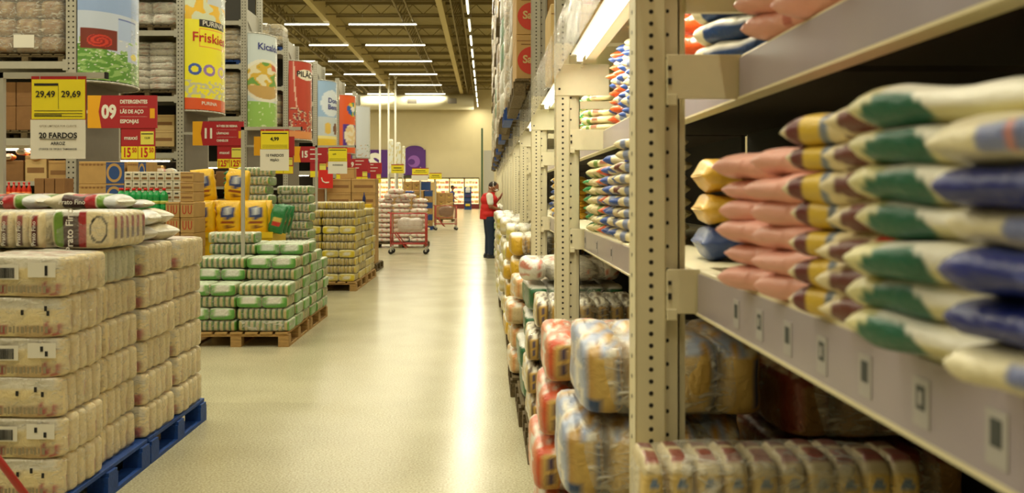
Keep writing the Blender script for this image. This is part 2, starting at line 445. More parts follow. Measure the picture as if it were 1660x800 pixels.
for ci, (y0, y1, nl, dx) in enumerate(cols):
    for li in range(nl):
        for xi in range(2):
            dp = y1-y0-.012
            key = (ci, (li+xi) % 3 if not (ci == 1 and li == 5) else 5)
            if key not in rice_protos:
                rice_protos[key] = bale_proto((.5, dp, BH), 5, 'y', rice_col(ci*3+li), M_wrap, kk=4, kz=12, res=(24, 8, 12) if ci == 0 else (10, 8, 10), amp=.009, seed=ci*5+li, gapf=1.03, wkk=12)
            j = R.uniform(-.012, .012)
            lb = 'clear-wrapped bale of white rice bags, %s, %s, %s column from the camera' % ('aisle side' if xi == 0 else 'inner side', lay(li, nl), colname[ci])
            tb = place(rice_protos[key], 'rice_bale', lb, 'bale', (SX0-.26-xi*.52+j+dx, (y0+y1)/2, .141+li*(BH+.0015)), R.uniform(-.03, .03), 'wrapped rice bales on the blue pallets')
            if ci == 0 and xi == 0:
                yy = -dp/2-.012
                if li % 2 == 1 or li == 5:
                    link('label_panel', LABW, tb, (-.01, yy, BH*.62)); link('barcode', BC, tb, (-.01, yy-.002, BH*.6))
                    link('label_panel', LABW, tb, (.15, yy, BH*.68))
                else:
                    link('printed_mark', SPOT, tb, (.06, yy, BH*.62))
                link('small_text', FTXT, tb, (.0, yy-.001, BH*.2))
                link('printed_mark', SPOT, tb, (.12+.01*li, yy-.002, BH*.72)); link('printed_mark', SPOT, tb, (.17, yy-.002, BH*.6))

# two loose-lying bales on top, Prato Fino
def pf_face(x, y, z, i, r):
    c = CREAM
    if z > .72: c = K(226, 224, 214)
    if y < -.7 and i == 0:
        if x < -.62: c = GRN
        elif x < -.12: c = BRN if z < .72 else c
        elif x < .12: c = K(168, 38, 44)
        elif math.hypot((x-.52)/.3, z/.72) < 1 and math.hypot((x-.52)/.24, z/.6) > 1: c = K(44, 38, 36)
        else: c = RICE
    if x > .8:
        c = RICE
        if abs(y) < .42 and -.55 < z < .7: c = K(150, 44, 46) if z > .05 else K(84, 40, 40)
    return c
y0 = 4.44
topz = .141+6*(BH+.0015)
pa = bale_proto((.30, .46, .185), 6, 'y', pf_face, M_wrap, kk=6, res=(40, 6, 18), amp=.008, seed=4)
t = place(pa, 'rice_bale', 'rice bale with Prato Fino lettering and red stripe lying on top of the stack', 'bale', (-1.95, y0+.24, topz+.004), .03, 'loose bales on top of the rice stack')
text('Prato Fino', .05, (-.055, -.246, .09), M_white, t, rot=(PI/2, -PI/2, 0), bold=.015)
def pf_rib(x, y, z, i, r):
    c = CREAM
    if y < -.75:
        c = RICE
        if abs(x) < .45 and -.85 < z < .75: c = K(150, 44, 46) if z > .2 else K(84, 40, 40)
    elif z > .75: c = K(226, 222, 210)
    return c
pb_ = bale_proto((.44, .4, .185), 6, 'x', pf_rib, M_wrap, kk=6, res=(8, 8, 14), amp=.006, seed=9)
t = place(pb_, 'rice_bale', 'rice bale with maroon bag ends facing the camera, atop the stack at left', 'bale', (-2.345, y0+.2, topz+.004), -.03, 'loose bales on top of the rice stack')
for i in range(6): text('Prato Fino', .028, (-.44/2+.44/6*(i+.5), -.207, .075), M_white, t, rot=(PI/2, -PI/2, 0), bold=.01)
# loose 5 kg bags
def pf_bag(u, y, z):
    if abs(u) > .93: return K(220, 214, 196)
    if u > .62: return K(216, 218, 220)
    if u > .45: return GRN
    if abs(y) > .25 and abs(z) < .75:
        if -.45 < u < .12: return BRN
        if .12 <= u < .42: return K(178, 36, 44)
    if z > .4:
        if -.25 < u < -.02: return K(196, 40, 44)
        if -.02 <= u < .3: return K(120, 60, 60)
    return K(226, 216, 186)
bagm = pillow(.42, .28, .088, pf_bag, 60, 26, .010)
def loose(X, Y, layer, rz, label, txt=True):
    t = thing('rice_bag', label, 'bag', (X, Y, topz+.006+layer*.0885), rz, 'loose rice bags on top of the stack')
    link('bag', bagm, t)
    if txt: text('Prato Fino', .034, (-.035, -.1475, .042), M_white, t, bold=.015)
    return t
for q, (X, Y, rz_) in enumerate(((-2.48, 5.0, .1), (-2.05, 5.02, -.1), (-2.52, 5.36, .05), (-2.5, 5.68, .1))):
    loose(X, Y+.06, 0, rz_, 'rice bag low in the heap, mostly hidden, %s' % ORD[q], False)
for q, (X, Y, rz_) in enumerate(((-2.46, 5.08, -.06), (-2.03, 5.1, .08), (-2.52, 5.42, .1))):
    loose(X, Y, 1, rz_, 'rice bag in the middle of the heap, mostly hidden, %s' % ORD[q], False)
loose(-2.60, 5.04, 2, .04, 'loose rice bag on the heap at left, lettered side toward the camera')
loose(-2.63, 5.40, 2, .08, 'loose rice bag on the heap at far left behind the lettered one')
loose(-2.155, 5.04, 2, -.03, 'loose rice bag topmost at the middle of the heap, silver end at right')
loose(-2.17, 5.40, 2, .1, 'loose rice bag with silver end at the far side of the heap', txt=False).scale = (1, 1, .62)
loose(-2.09, 5.46, 1, PI-.25, 'upper of two loose rice bags at the right of the heap', txt=False)
loose(-2.06, 5.47, 0, PI-.20, 'lower of two loose rice bags at the right of the heap', txt=False)

# ---- green bean bales (middle pallet)
GB = K(84, 150, 62); TAN = K(190, 172, 126)
def green_A(x, y, z, i, r):        # ribs facing camera
    if z > .8: return K(206, 214, 190)
    if abs(x) > .55 and z < .8: return K(96, 156, 66)
    if abs(y) > .7: return TAN if abs(z) < .9 else GB
    return TAN
def green_B(x, y, z, i, r):        # faces toward camera
    if z > .8: return K(196, 210, 180)
    if abs(y) > .6 and i in (0, 5):
        if abs(x) < .45 and z > -.15: return K(226, 228, 220)
        if z < -.3 or abs(x) > .8: return GB
        return K(130, 180, 100)
    if abs(x) > .7: return TAN if abs(y) < .5 else K(130, 166, 90)
    return TAN
gh = .113
gA = [bale_proto((.485, .355, gh), 9, 'x', green_A, M_wrap2 if v else M_wrap, kk=5, res=6, amp=.006, seed=v, wkk=7) for v in range(2)]
gB = [bale_proto((.485, .355, gh), 6, 'y', green_B, M_wrap, kk=5, rows2=2, res=7, amp=.006, seed=v, wkk=7) for v in range(2)]
PW = pallet_proto(1.0, 1.1, M_wood)
place(PW, 'pallet', 'bare wooden pallet under the near end of the green bean bales', 'pallet', (-2.875, 8.75, 0), .012)
place(PW, 'pallet', 'bare wooden pallet under the far end of the green bean bales', 'pallet', (-2.885, 9.9, 0), .006)
rowsL = [(4, 4), (6, 6), (8, 7), (7, 7), (6, 6), (5, 5)]
pat = {0: 'AB', 1: 'BA', 2: 'AB', 3: 'AA'}
for r, (nl, nr) in enumerate(rowsL):
    yy = 8.76+.185+r*.372+(.03 if r > 2 else 0)
    for li in range(max(nl, nr)):
        for xi, nn in ((0, nl), (1, nr)):
            if li >= nn: continue
            ab = ('AB', 'BA')[(li+r) % 2][xi] if (li*7+r*3) % 5 else 'A'
            pr = (gA if ab == 'A' else gB)[(li+r+xi) % 2]
            lb = 'green and clear bean bale, %s row from the camera, %s half, %s' % (ORD[r], ('left', 'right')[xi], lay(li, nn))
            place(pr, 'bean_bale', lb, 'bale', (-2.875+.25+xi*.5+R.uniform(-.008, .008), yy, .141+li*(gh+.0015)), R.uniform(-.02, .02), 'green bean bales on the middle pallets')

# ---- yellow bean bales (far pallet)
def yel_A(x, y, z, i, r):
    if z > .8: return K(214, 206, 160)
    if abs(x) > .55: return K(214, 190, 60)
    return K(186, 160, 96) if (i % 2) else K(150, 122, 72)
def yel_B(x, y, z, i, r):
    if z > .8: return K(214, 206, 150)
    if abs(y) > .6:
        if abs(x) < .4 and abs(z) < .5: return K(224, 220, 200)
        return K(212, 190, 40)
    return K(170, 146, 84) if i % 2 else K(204, 190, 130)
yA = bale_proto((.5, .4, .118), 9, 'x', yel_A, M_wrap, kk=5, res=5, amp=.006, merged=True, seed=2)
yB = bale_proto((.5, .4, .118), 6, 'y', yel_B, M_wrap, kk=5, rows2=2, res=5, amp=.006, merged=True, seed=3)
PW2 = pallet_proto(1.04, 1.22, M_wood)
place(PW2, 'pallet', 'wooden pallet under the near end of the yellow bean bales', 'pallet', (-2.985, 13.8, 0))
place(PW2, 'pallet', 'wooden pallet under the far end of the yellow bean bales', 'pallet', (-2.985, 15.06, 0))
for r in range(6):
    for li in range(9 if r not in (1, 2) else 10):
        for xi in range(2):
            nn = 9 if r not in (1, 2) else 10
            pr = yA if (li+r+xi*(1 if r % 2 else 0)) % 3 else yB
            place(pr, 'bean_bale', 'yellow and clear bean bale, %s row from the camera, %s half, %s' % (ORD[r], ('left', 'right')[xi], lay(li, nn)),
                  'bale', (-2.985+.26+xi*.515+R.uniform(-.012, .012), 14.02+r*.412, .141+li*(.119)), R.uniform(-.03, .03), 'yellow bean bales on the far pallets')
# ---- tall green stacks behind
gS = bale_proto((.44, .4, .118), 8, 'x', green_A, M_wrap2, kk=4, res=5, amp=.008, merged=True, seed=6)
for (X, Y, n_, nm) in ((-3.02, 12.1, 14, 'taller'), (-2.58, 12.55, 12, 'shorter')):
    place(pallet_proto(.46, .44, M_oldwood), 'pallet', 'small dark pallet under the %s column of green bean bales' % nm, 'pallet', (X-.23, Y-.22, 0))
    for li in range(n_):
        place(gS, 'bean_bale', 'green bean bale in the %s column behind the pole sign, %s' % (nm, lay(li, n_)), 'bale', (X+R.uniform(-.03, .03), Y, .141+li*.1185), R.uniform(-.08, .08), 'green bean bales in tall columns')

# ------------------------------------------------------------------ cartons
CART = {}
def carton_proto(w_, d_, h_, m, mark=None):
    key = (round(w_, 3), round(d_, 3), round(h_, 3), m.name, mark)
    if key in CART: return CART[key]
    P = [PT('carton_body', bevel(MB().box(-w_/2, w_/2, 0, d_, 0, h_).mesh('carton_body', m), .006, 1)),
         PT('tape', MB().box(-w_/2-.001, w_/2+.001, d_/2-.025, d_/2+.025, h_, h_+.0015).mesh('tape', M_tape)),
         PT('flap_seam', MB().box(-w_/2+.004, w_/2-.004, -.0015, 0, h_*.86, h_*.86+.006).mesh('flap_seam', M_card2))]
    if mark == 'bar': P.append(PT('printed_band', MB().box(-w_*.4, w_*.4, -.0015, 0, h_*.35, h_*.55).mesh('print', M_card2)))
    if mark == 'v':
        mb = MB(); mb.add([(-w_*.16, -.002, h_*.62), (0, -.002, h_*.4), (w_*.16, -.002, h_*.62), (0, -.002, h_*.52)], [(0, 1, 3), (3, 1, 2)]); mb.box(-w_*.3, w_*.3, -.0015, 0, h_*.68, h_*.72)
        P.append(PT('printed_mark', mb.mesh('print', M_black)))
        P.append(PT('printed_dot', MB().box(-w_*.06, w_*.06, -.003, 0, h_*.3, h_*.4).mesh('print', M_yel)))
    if mark == 'blue':
        P.append(PT('blue_print', MB().box(w_*.1, w_*.5, -.0015, 0, 0.01, h_-.01).mesh('print', M_blueprint)))
        mb = MB(); n = 24; c = (w_*.28, h_*.5)
        mb.add([(c[0]+math.cos(2*PI*i/n)*w_*.17, -.003, c[1]+math.sin(2*PI*i/n)*h_*.42) for i in range(n)], [tuple(range(n))])
        P.append(PT('round_mark', mb.mesh('print', M_card)))
        mb = MB(); mb.add([(c[0]+math.cos(2*PI*i/n)*w_*.12, -.004, c[1]+math.sin(2*PI*i/n)*h_*.3) for i in range(n)], [tuple(range(n))])
        P.append(PT('round_core', mb.mesh('print', M_blueprint)))
        mb = MB()
        for q in range(6): mb.box(-w_*.44+q*w_*.085, -w_*.44+q*w_*.085+w_*.05, -.002, 0, h_*.82, h_*.9)
        P.append(PT('printed_mark', mb.mesh('print', M_card2)))
    if mark == 'loop':
        mb = MB()
        for q in (-.2, .2):
            pts = [(w_*q+math.cos(PI+PI*i/8)*w_*.12, -.003, h_*.5+math.sin(PI+PI*i/8)*h_*.25) for i in range(9)]; mb.path([(w_*q-w_*.12, -.003, h_*.8)]+pts+[(w_*q+w_*.12, -.003, h_*.8)], .004, 4)
        P.append(PT('printed_mark', mb.mesh('print', M_redt)))
    CART[key] = P; return P
def carton_stack(x0, x1, y, d_, z0, z1, nx, nzz, m, mark, where, name='carton', group=None, jit=.01, pal=None, cat='box', desc='brown carton'):
    w_ = (x1-x0)/nx; h_ = (z1-z0)/nzz
    for i in range(nx):
        for j in range(nzz):
            mm = m(i, j) if callable(m) else m; mk = mark(i, j) if callable(mark) else mark
            de = desc(i, j) if callable(desc) else desc
            cn = '' if nx == 1 else ', %s from the left' % ORD[i]
            place(carton_proto(w_-.012, d_, h_-.0025, mm, mk), name, '%s %s%s, %s' % (de, where, cn, lay(j, nzz)), cat, (x0+w_*(i+.5), y+R.uniform(0, jit), z0+.001+h_*j), 0, group or ('cartons '+where))

def simple_pallet(x0, w_, y0, d_, m, label, z=0):
    place(pallet_proto(w_, d_, m), 'pallet', label, 'pallet', (x0, y0, z))

# cartons with blue print left of centre
simple_pallet(-5.12, .9, 11.5, .7, M_oldwood, 'wooden pallet under the blue printed cartons')
carton_stack(-5.1, -4.72+.2, 11.55, .4, .141, 1.86, 1, 6, M_card, 'blue', 'left column with round blue print beside the green bottles')
carton_stack(-4.5, -4.25, 11.55, .4, .141, 1.86, 1, 6, M_card, 'blue', 'right column with round blue print beside the green bottles')
# platform cartons for bottles
simple_pallet(-4.22, 1.05, 10.3, .6, M_oldwood, 'wooden pallet under the cartons that carry green bottles')
carton_stack(-4.2, -3.62, 10.35, .42, .141, 1.268, 2, 6, M_card, 'bar', 'under the green bottles')
carton_stack(-3.6, -3.27, 10.35, .42, .141, 1.36, 2, 7, M_card, 'loop', 'with red loop print')
carton_stack(-3.44, -3.28, 10.36, .4, 1.362, 1.70, 1, 3, M_card, 'bar', 'on the loop printed cartons')
# white packs behind bottles
wp = bevel(MB().box(-.045, .045, 0, .1, 0, .108).mesh('pack', mat('white_pack', (222, 216, 196), .5)), .008, 2)
wpl = MB().box(-.03, .03, -.002, 0, .02, .045).mesh('print', M_card2); wpd = MB().box(-.02, .02, -.002, 0, .07, .085).mesh('print', M_black)
for i in range(8):
    for j in range(4):
        place([PT('pack', wp), PT('print_band', wpl), PT('print_mark', wpd)], 'noodle_pack', 'small white pack behind the green bottles, %s from the left, %s' % (ORD[i], lay(j, 4)), 'packet', (-4.13+.093*i, 10.66, 1.27+.11*j), 0, 'white packs behind the green bottles')
# green bottles with red caps
bg = mat('green_plastic', (24, 150, 74), .25, coat=.4)
bmesh_ = MB().lathe([(.038, 0), (.045, .01), (.045, .05), (.041, .055), (.045, .06), (.045, .11), (.041, .115), (.045, .12), (.045, .165), (.03, .2), (.017, .212), (.017, .222)], 14).mesh('bottle', bg, True)
cmesh = MB().lathe([(.02, .222), (.02, .245), (.017, .248)], 12).mesh('cap', M_bright, True)
blab = MB().lathe([(.0456, .07), (.0456, .105)], 14).mesh('label_band', mat('bottle_label', (190, 190, 90), .5), True)
bx = [192, 202, 213, 222, 232, 241, 250, 262]
for i, x in enumerate(bx):
    place([PT('bottle', bmesh_), PT('cap', cmesh), PT('label_band', blab)], 'bottle', 'green plastic bottle with red cap, %s from the left in the front row' % ORD[i], 'bottle', (wx(x+4, 10.42), 10.42, 1.27), 0, 'green bottles with red caps')
for i in range(7):
    place([PT('bottle', bmesh_), PT('cap', cmesh), PT('label_band', blab)], 'bottle', 'green plastic bottle with red cap, %s from the left in the back row' % ORD[i], 'bottle', (wx(198+9.5*i, 10.55), 10.55, 1.27), 0, 'green bottles with red caps')

# yellow pet food bags on yellow display box
YB_ = K(238, 190, 20)
def yb_col(x, y, z):
    if y < -.55:
        if math.hypot(x/.62, (z-.25)/.42) < 1: 
            return K(216, 220, 226) if math.hypot((x+.1)/.3, (z-.35)/.22) < 1 else K(50, 70, 130)
        if abs(x) < .6 and -.42 < z < -.3: return K(150, 70, 20)
        if math.hypot((x-.1)/.35, (z+.62)/.14) < 1: return K(130, 80, 30)
    return YB_
def standing_bag(w_, d_, h_, colf, seed=0):
    mb = MB(); vs = []; cs = []; fs = []; nu, nv = 26, 24
    for j in range(nu+1):
        v = -1+2*j/nu; t_ = (1-max(0, v)**3*.92); t_ = max(.06, t_*(1-.25*max(0, -v)**6)); wd = 1-.12*max(0, v)**2-.1*max(0, -v)**6
        for i in range(nv):
            th = 2*PI*i/nv; c_ = math.cos(th); s_ = math.sin(th)
            x = math.copysign(abs(c_)**.6, c_)*wd; y = math.copysign(abs(s_)**.7, s_)*t_
            q = nz(x*2+seed, y*2, v*3)*.012
            vs.append((x*w_/2+q, y*d_/2+q, (v+1)/2*h_)); cs.append(colf(x, y/max(t_, .3), v))
    for j in range(nu):
        for i in range(nv): fs.append((j*nv+i, j*nv+(i+1) % nv, (j+1)*nv+(i+1) % nv, (j+1)*nv+i))
    fs += [tuple(range(nv))[::-1], tuple(range(nu*nv, (nu+1)*nv))]
    mb.add(vs, fs, cs); return mb.mesh('bag', M_print, True)
ybm = [standing_bag(.30, .15, .39, yb_col, s_) for s_ in range(3)]
M_ybox = mat('yellow_display', (224, 186, 20), .5)
t = thing('display_bin', 'yellow cardboard display bin carrying yellow pet food bags', 'display', (-3.12, 11.0, 0))
link('bin_body', bevel(MB().box(-.42, .56, 0, .8, 0, .98).mesh('bin_body', M_ybox), .01), t)
link('bin_rim', MB().box(-.44, .58, -.02, .0, .93, 1.0).mesh('bin_rim', M_ybox), t)
for i, x in enumerate((-3.40, -3.09, -2.78)):
    place([PT('bag', ybm[i])], 'pet_food_bag', 'yellow pet food bag standing on the bin, %s from the left' % ORD[i], 'bag', (x, 11.1, .985), (-.15, 0, .35)[i], 'yellow pet food bags')
for i, (x, rr) in enumerate(((-3.40, .08), (-3.09, -.08), (-2.78, .0))):
    place([PT('bag', ybm[i])], 'pet_food_bag', 'yellow pet food bag in the back row on the bin, %s from the left' % ORD[i], 'bag', (x, 11.4, .985), rr, 'yellow pet food bags')
for i, (x, rr, tl) in enumerate(((-3.43, .2, -.10), (-3.05, -.1, .14))):
    o = place([PT('bag', ybm[i])], 'pet_food_bag', 'slumped yellow pet food bag on top of the pile, %s from the left' % ORD[i], 'bag', (x, 11.26, 1.365), rr, 'yellow pet food bags')
    o.rotation_euler = (.1, tl, rr)
# dark green packs stack and green bags
def dg_col(u, y, z): return K(30, 110, 60) if abs(u) > .4 else (K(150, 60, 40) if y < 0 and abs(z) < .4 else K(24, 96, 56))
dgm = pillow(.3, .2, .07, dg_col, 20, 14)
simple_pallet(-3.75, .7, 12.9, .5, M_oldwood, 'dark pallet under the stack of dark green packets')
for i in range(2):
    for j in range(24):
        place([PT('bag', dgm)], 'green_packet', 'dark green packet lying in the %s column behind the yellow bags, %s' % (('left', 'right')[i], 'top layer' if j == 23 else ('bottom layer' if j == 0 else 'number %d up' % (j+1))), 'packet', (-3.56+i*.32, 13.1, .141+j*.068), R.uniform(-.1, .1), 'dark green packets in a stack')
def g2(x, y, z):
    if y < -.5 and abs(x) < .6 and -.5 < z < .1: return K(220, 190, 90) if z > -.2 else K(200, 50, 40)
    return K(30, 120, 62)
g2m = standing_bag(.18, .1, .34, g2)
for i in range(3):
    o = place([PT('bag', g2m)], 'green_bag', 'small green bag with red print leaning by the yellow bags, %s from the left' % ORD[i], 'bag', (-2.84+.0*i, 11.12+.14*i, .985), .1*i, 'small green bags'); o.rotation_euler = (0, .22, .2*i); o.location.x = -2.545+.015*i
    

# ------------------------------------------------------------------ T-poles with hanging posters
def pole_sign(px, pz, arm_y, base_h, lines_y, lines_w, who, twoprice, px0, px1, y_top, y_mid, y_bot, sway=0):
    X = wx(px, pz); H = wh(arm_y, pz)
    t = thing('sign_pole', 'white square sign pole with side arm %s' % who, 'sign pole', (X, pz, base_h), 0, 'sign poles standing on the pallets')
    r = .016
    link('pole', MB().box(-r, r, -r, r, 0, H-base_h).mesh('pole', M_steel), t)
    link('arm', MB().box(-r, .58, -r, r, H-base_h-.032, H-base_h).mesh('arm', M_steel), t)
    link('end_cap', MB().box(.58, .592, -r, r, H-base_h-.034, H-base_h+.002).mesh('end_cap', M_black), t)
    # poster thing
    xa, xb = wx(px0, pz), wx(px1, pz); zt, zm, zb = wh(y_top, pz), wh(y_mid, pz), wh(y_bot, pz); cx = (xa+xb)/2; W = xb-xa
    s = thing('hanging_poster', 'yellow price poster above a white sheet hanging %s' % who, 'sign', (cx, pz-.03, zb), sway, 'posters hanging from sign poles')
    h1 = zt-zb; hm = zm-zb
    link('backing_card', MB().box(-W/2-.004, W/2+.004, .001, .006, hm-.03, h1+.018).mesh('card', M_red), s)
    link('yellow_sheet', MB().box(-W/2, W/2, -.003, 0, hm, h1).mesh('sheet', M_yel), s)
    link('header_bar', MB().box(-W/2+.012*W*4, W/2*(0 if twoprice else .9), -.0045, -.003, h1-.16*(h1-hm), h1-.1*(h1-hm)).mesh('bar', M_black), s)
    mb = MB()
    for q in range(3): mb.box(-W*.45, W*.45, -.004, -.003, hm+(h1-hm)*(.06+.07*q), hm+(h1-hm)*(.075+.07*q))
    for q in range(26 if twoprice else 0):
        mb.box(-W*.45+q*W*.02, -W*.45+q*W*.02+W*.01, -.0045, -.003, hm+(h1-hm)*.06, hm+(h1-hm)*.12)
    if twoprice: mb.box(-.001, .001, -.004, -.003, hm+(h1-hm)*.25, hm+(h1-hm)*.85)
    link('fine_print', mb.mesh('fine_print', M_black), s)
    link('white_sheet', MB().box(-W/2-.006, W/2+.003, -.005, -.002, 0, hm-.004).mesh('sheet', M_white), s)
    link('hang_wire', MB().tube((-W*.35, 0, h1), (-W*.35, 0, H-.02-zb), .002, n=4).tube((W*.35, 0, h1), (W*.35, 0, H-.02-zb), .002, n=4).mesh('wire', M_steel), s)
    return s, W, h1, hm
s, W, h1, hm = pole_sign(3, 5.18, 118, .141+6*(.1735), 0, 0, 'over the rice bales', True, 56, 142, 130, 194, 258, .0)
text('29,49', .026*1.9, (-W*.24, -.006, hm+(h1-hm)*.62), M_black, s, bold=.02); text('29,69', .026*1.9, (W*.24, -.006, hm+(h1-hm)*.62), M_black, s, bold=.02)
text('20 FARDOS', .042, (0, -.008, hm*.58), M_black, s, bold=.03); text('QTDE LIMITADA POR CLIENTE', .015, (0, -.008, hm*.82), mat('grey_print', (150, 138, 110), .7), s, bold=.01); text('ARROZ', .024, (0, -.008, hm*.38), M_black, s, bold=.02)
text('(TODOS OS TIPOS E TAMANHOS)', .014, (0, -.008, hm*.24), M_black, s, bold=.02); 
link('underline', MB().box(-.1, .1, -.009, -.006, hm*.49, hm*.5).mesh('line', M_black), s)
s, W, h1, hm = pole_sign(394, 9.25, 206, .141+6*.1145, 0, 0, 'over the green bean bales', False, 424, 469, 213, 242, 277)
text('4,99', .05, (0, -.006, hm+(h1-hm)*.55), M_black, s, bold=.03)
text('10 FARDOS', .036, (0, -.008, hm*.7), M_black, s, bold=.02); text('FEIJÃO', .03, (0, -.008, hm*.48), M_black, s, bold=.02)
s, W, h1, hm = pole_sign(513, 13.9, 236, .141+9*.119, 0, 0, 'over the yellow bean bales', False, 533, 563, 241, 262, 282)
text('10 FARDOS', .032, (0, -.008, hm*.7), M_black, s, bold=.02)
text('4,99', .03, (-.05, -.006, hm+(h1-hm)*.55), M_black, s, bold=.02)

# red diagonal cart handle at bottom left corner
t = thing('cart_handle', 'red tube handle of a pallet truck leaning into the bottom left corner', 'handle', (-1.52, 3.2, 0))
link('handle_tube', MB().tube((wx(75, 3.2)+1.52, 0, wh(848, 3.2)), (wx(-120, 3.2)+1.52, 0, wh(590, 3.2)), .013, n=10).tube((wx(75, 3.2)+1.52, 0, wh(848, 3.2)), (wx(75, 3.2)+1.54, 0, .0), .013, n=10).mesh('tube', M_cartred, True), t)
t.children[0].location = (0, 0, 0)

# ------------------------------------------------------------------ left rack rows
def banner_surface(z0, dz, bul, H0, H1, colf, nu=36, nv=90):
    mb = MB(); vs = []; cs = []; fs = []
    for j in range(nv+1):
        v = j/nv
        for i in range(nu+1):
            u = i/nu; t_ = PI*u
            vs.append((bul*math.sin(t_), dz/2*(1-math.cos(t_)), H0+(H1-H0)*v))
            uu = min(u/.62, 1) if u < .62 else max(0, 1-(u-.62)/.38)
            cs.append(colf(uu, v))
    for j in range(nv):
        for i in range(nu): fs.append((j*(nu+1)+i, j*(nu+1)+i+1, (j+1)*(nu+1)+i+1, (j+1)*(nu+1)+i))
    mb.add(vs, fs, cs); return mb.mesh('banner_print', M_board, True)
def wrap_text(s, size, u, v, m, par, dz, bul, H0, H1, width, bold=.02, slant=0):
    """lettering bent onto the banner; u in visible units 0..1; width: metres per u unit"""
    me = text_mesh(s, size, m, bold).copy()
    for vtx in me.vertices:
        x, y = vtx.co.x, vtx.co.y
        uu = (u+x/width)*.62; t_ = PI*uu
        vtx.co = (bul*math.sin(t_)+.006*math.sin(t_)+.001, dz/2*(1-math.cos(t_))-.008*math.cos(t_)-.004, H0+(H1-H0)*v+y+slant*x)
    link('banner_lettering', me, par)
def b1(u, v):
    v = min(1, v*2.1); n_ = nz(u*9, v*26); g = .42+.13*math.sin(u*9)*.5+n_*.15
    c = K(150, 176, 226) if v > .8 else K(196, 208, 232)
    if v < g: c = K(96, 150, 60) if n_ < .1 else K(150, 190, 110)
    if v < .5 and nz(u*22, v*60, 3) > .42: c = K(236, 238, 232)
    if .04 < u < .50 and .36 < v < .6:
        c = K(120, 44, 30)
        d = math.hypot((u-.28)/.16, (v-.46)/.075)
        if d < 1: c = K(206, 60, 40) if math.sin(d*14+math.atan2(v-.46, u-.28)*2) > -.3 else K(150, 30, 26)
    if .52 < u < .84 and .5 < v < .76: c = K(176, 196, 236) if v < .74 else K(100, 120, 190)
    if .66 < u < .92 and .26 < v < .47:
        c = K(190, 204, 236)
        if math.hypot((u-.8)/.07, (v-.33)/.04) < 1: c = K(236, 220, 80)
    return c
def b2(u, v):
    c = K(244, 234, 50)
    if v > .76: c = K(236, 190, 60) if nz(u*6, v*16) > .05 else K(214, 220, 190)
    if v > .9 and u > .4: c = K(200, 210, 220)
    if v < .1: c = K(226, 90, 40)
    elif v < .25 and nz(u*14, v*40, 2) > 0: c = K(206, 204, 170)
    for k_, (cx, cc) in enumerate(((.18, K(60, 90, 180)), (.45, K(150, 120, 190)), (.75, K(206, 180, 200)), (.97, K(150, 150, 190)))):
        d = math.hypot((u-cx)/.12, (v-.34)/.05)
        if .55 < d < 1: c = cc
    if .25 < u < .84 and .53 < v < .69 and (.27 > u or u > .82 or v < .538 or v > .682): c = K(240, 160, 70)
    if .25 < u < .85 and .700 < v < .765: c = K(40, 36, 40)
    return c
def b3(u, v):
    c = K(206, 218, 224)
    if v < .27: c = K(150, 196, 96) if nz(u*16, v*30) < .45 else K(214, 230, 190)
    d = math.hypot((u-.45)/.62, (v-.5)/.23)
    if v >= .27 and d < 1:
        c = K(232, 230, 218)
        if d < .86:
            n_ = nz(u*5, v*14, 1)
            c = K(196, 160, 96) if v < .44 else (K(230, 222, 190) if n_ < -.05 else (K(214, 176, 60) if n_ < .2 else K(110, 160, 70)))
            if v > .62 and u > .6: c = K(200, 96, 60)
    return c
def b4(u, v):
    c = K(190, 66, 48)
    if math.hypot((u-.55)/.32, (v-.83)/.07) < 1: c = K(238, 230, 210)
    if abs(u-(.1+.25*(1-v)**2+.04)) < .02 and v > .4: c = K(230, 190, 170)
    if v < .4 and nz(u*9, v*22, 4) > .05: c = K(214, 190, 160) if nz(u*20, v*50) > 0 else K(130, 40, 60)
    if v < .1: c = K(226, 150, 90)
    return c
def b5(u, v):
    c = K(150, 182, 220) if v > .45 else K(196, 206, 214)
    if math.hypot((u-.5)/.4, (v-.66)/.2) < 1: c = K(214, 224, 236)
    if v < .16: c = K(232, 196, 60) if v < .12 else K(240, 226, 150)
    for cx in (.35, .7):
        if math.hypot((u-cx)/.12, (v-.28)/.09) < 1: c = K(226, 190, 90) if cx < .5 else K(110, 60, 40)
    return c
def b6(u, v):
    c = K(226, 92, 40)
    d = math.hypot((u-.6)/.3, (v-.76)/.12)
    if d < 1: c = (K(40, 90, 170), K(60, 150, 80), K(236, 200, 60))[int((math.atan2(v-.76, u-.6)+PI)*1.5) % 3] if d > .4 else K(236, 230, 220)
    if .12 < u < .8 and .1 < v < .5: c = K(84, 50, 150)
    if math.hypot((u-.5)/.3, (v-.3)/.2) < 1: c = K(226, 200, 150) if nz(u*6, v*14) > 0 else K(236, 224, 200)
    return c
def b7(u, v):
    c = K(206, 212, 220)
    if v < .25 and nz(u*12, v*60, 7) > .4: c = K(190, 140, 40) if u < .5 else K(70, 120, 60)
    return c
BF = [b1, b2, b3, b4, b5, b6, b7]
BL = ['meadow scene and red rose', 'yellow cat food print', 'plate of food over green', 'red coffee print', 'pale blue flour print', 'orange and purple biscuit print', 'plain whitish print']
NUM = ['09', '11', '13', '15', '17', '19', '21']
LN = [('DETERGENTES', 'LÃS DE AÇO', 'ESPONJAS'), ('MÓVEIS DE RESINA', 'LÂMPADAS', 'CHINELOS')]+[None]*5
XE = -6.3; DZ = 1.62; BUL = .56
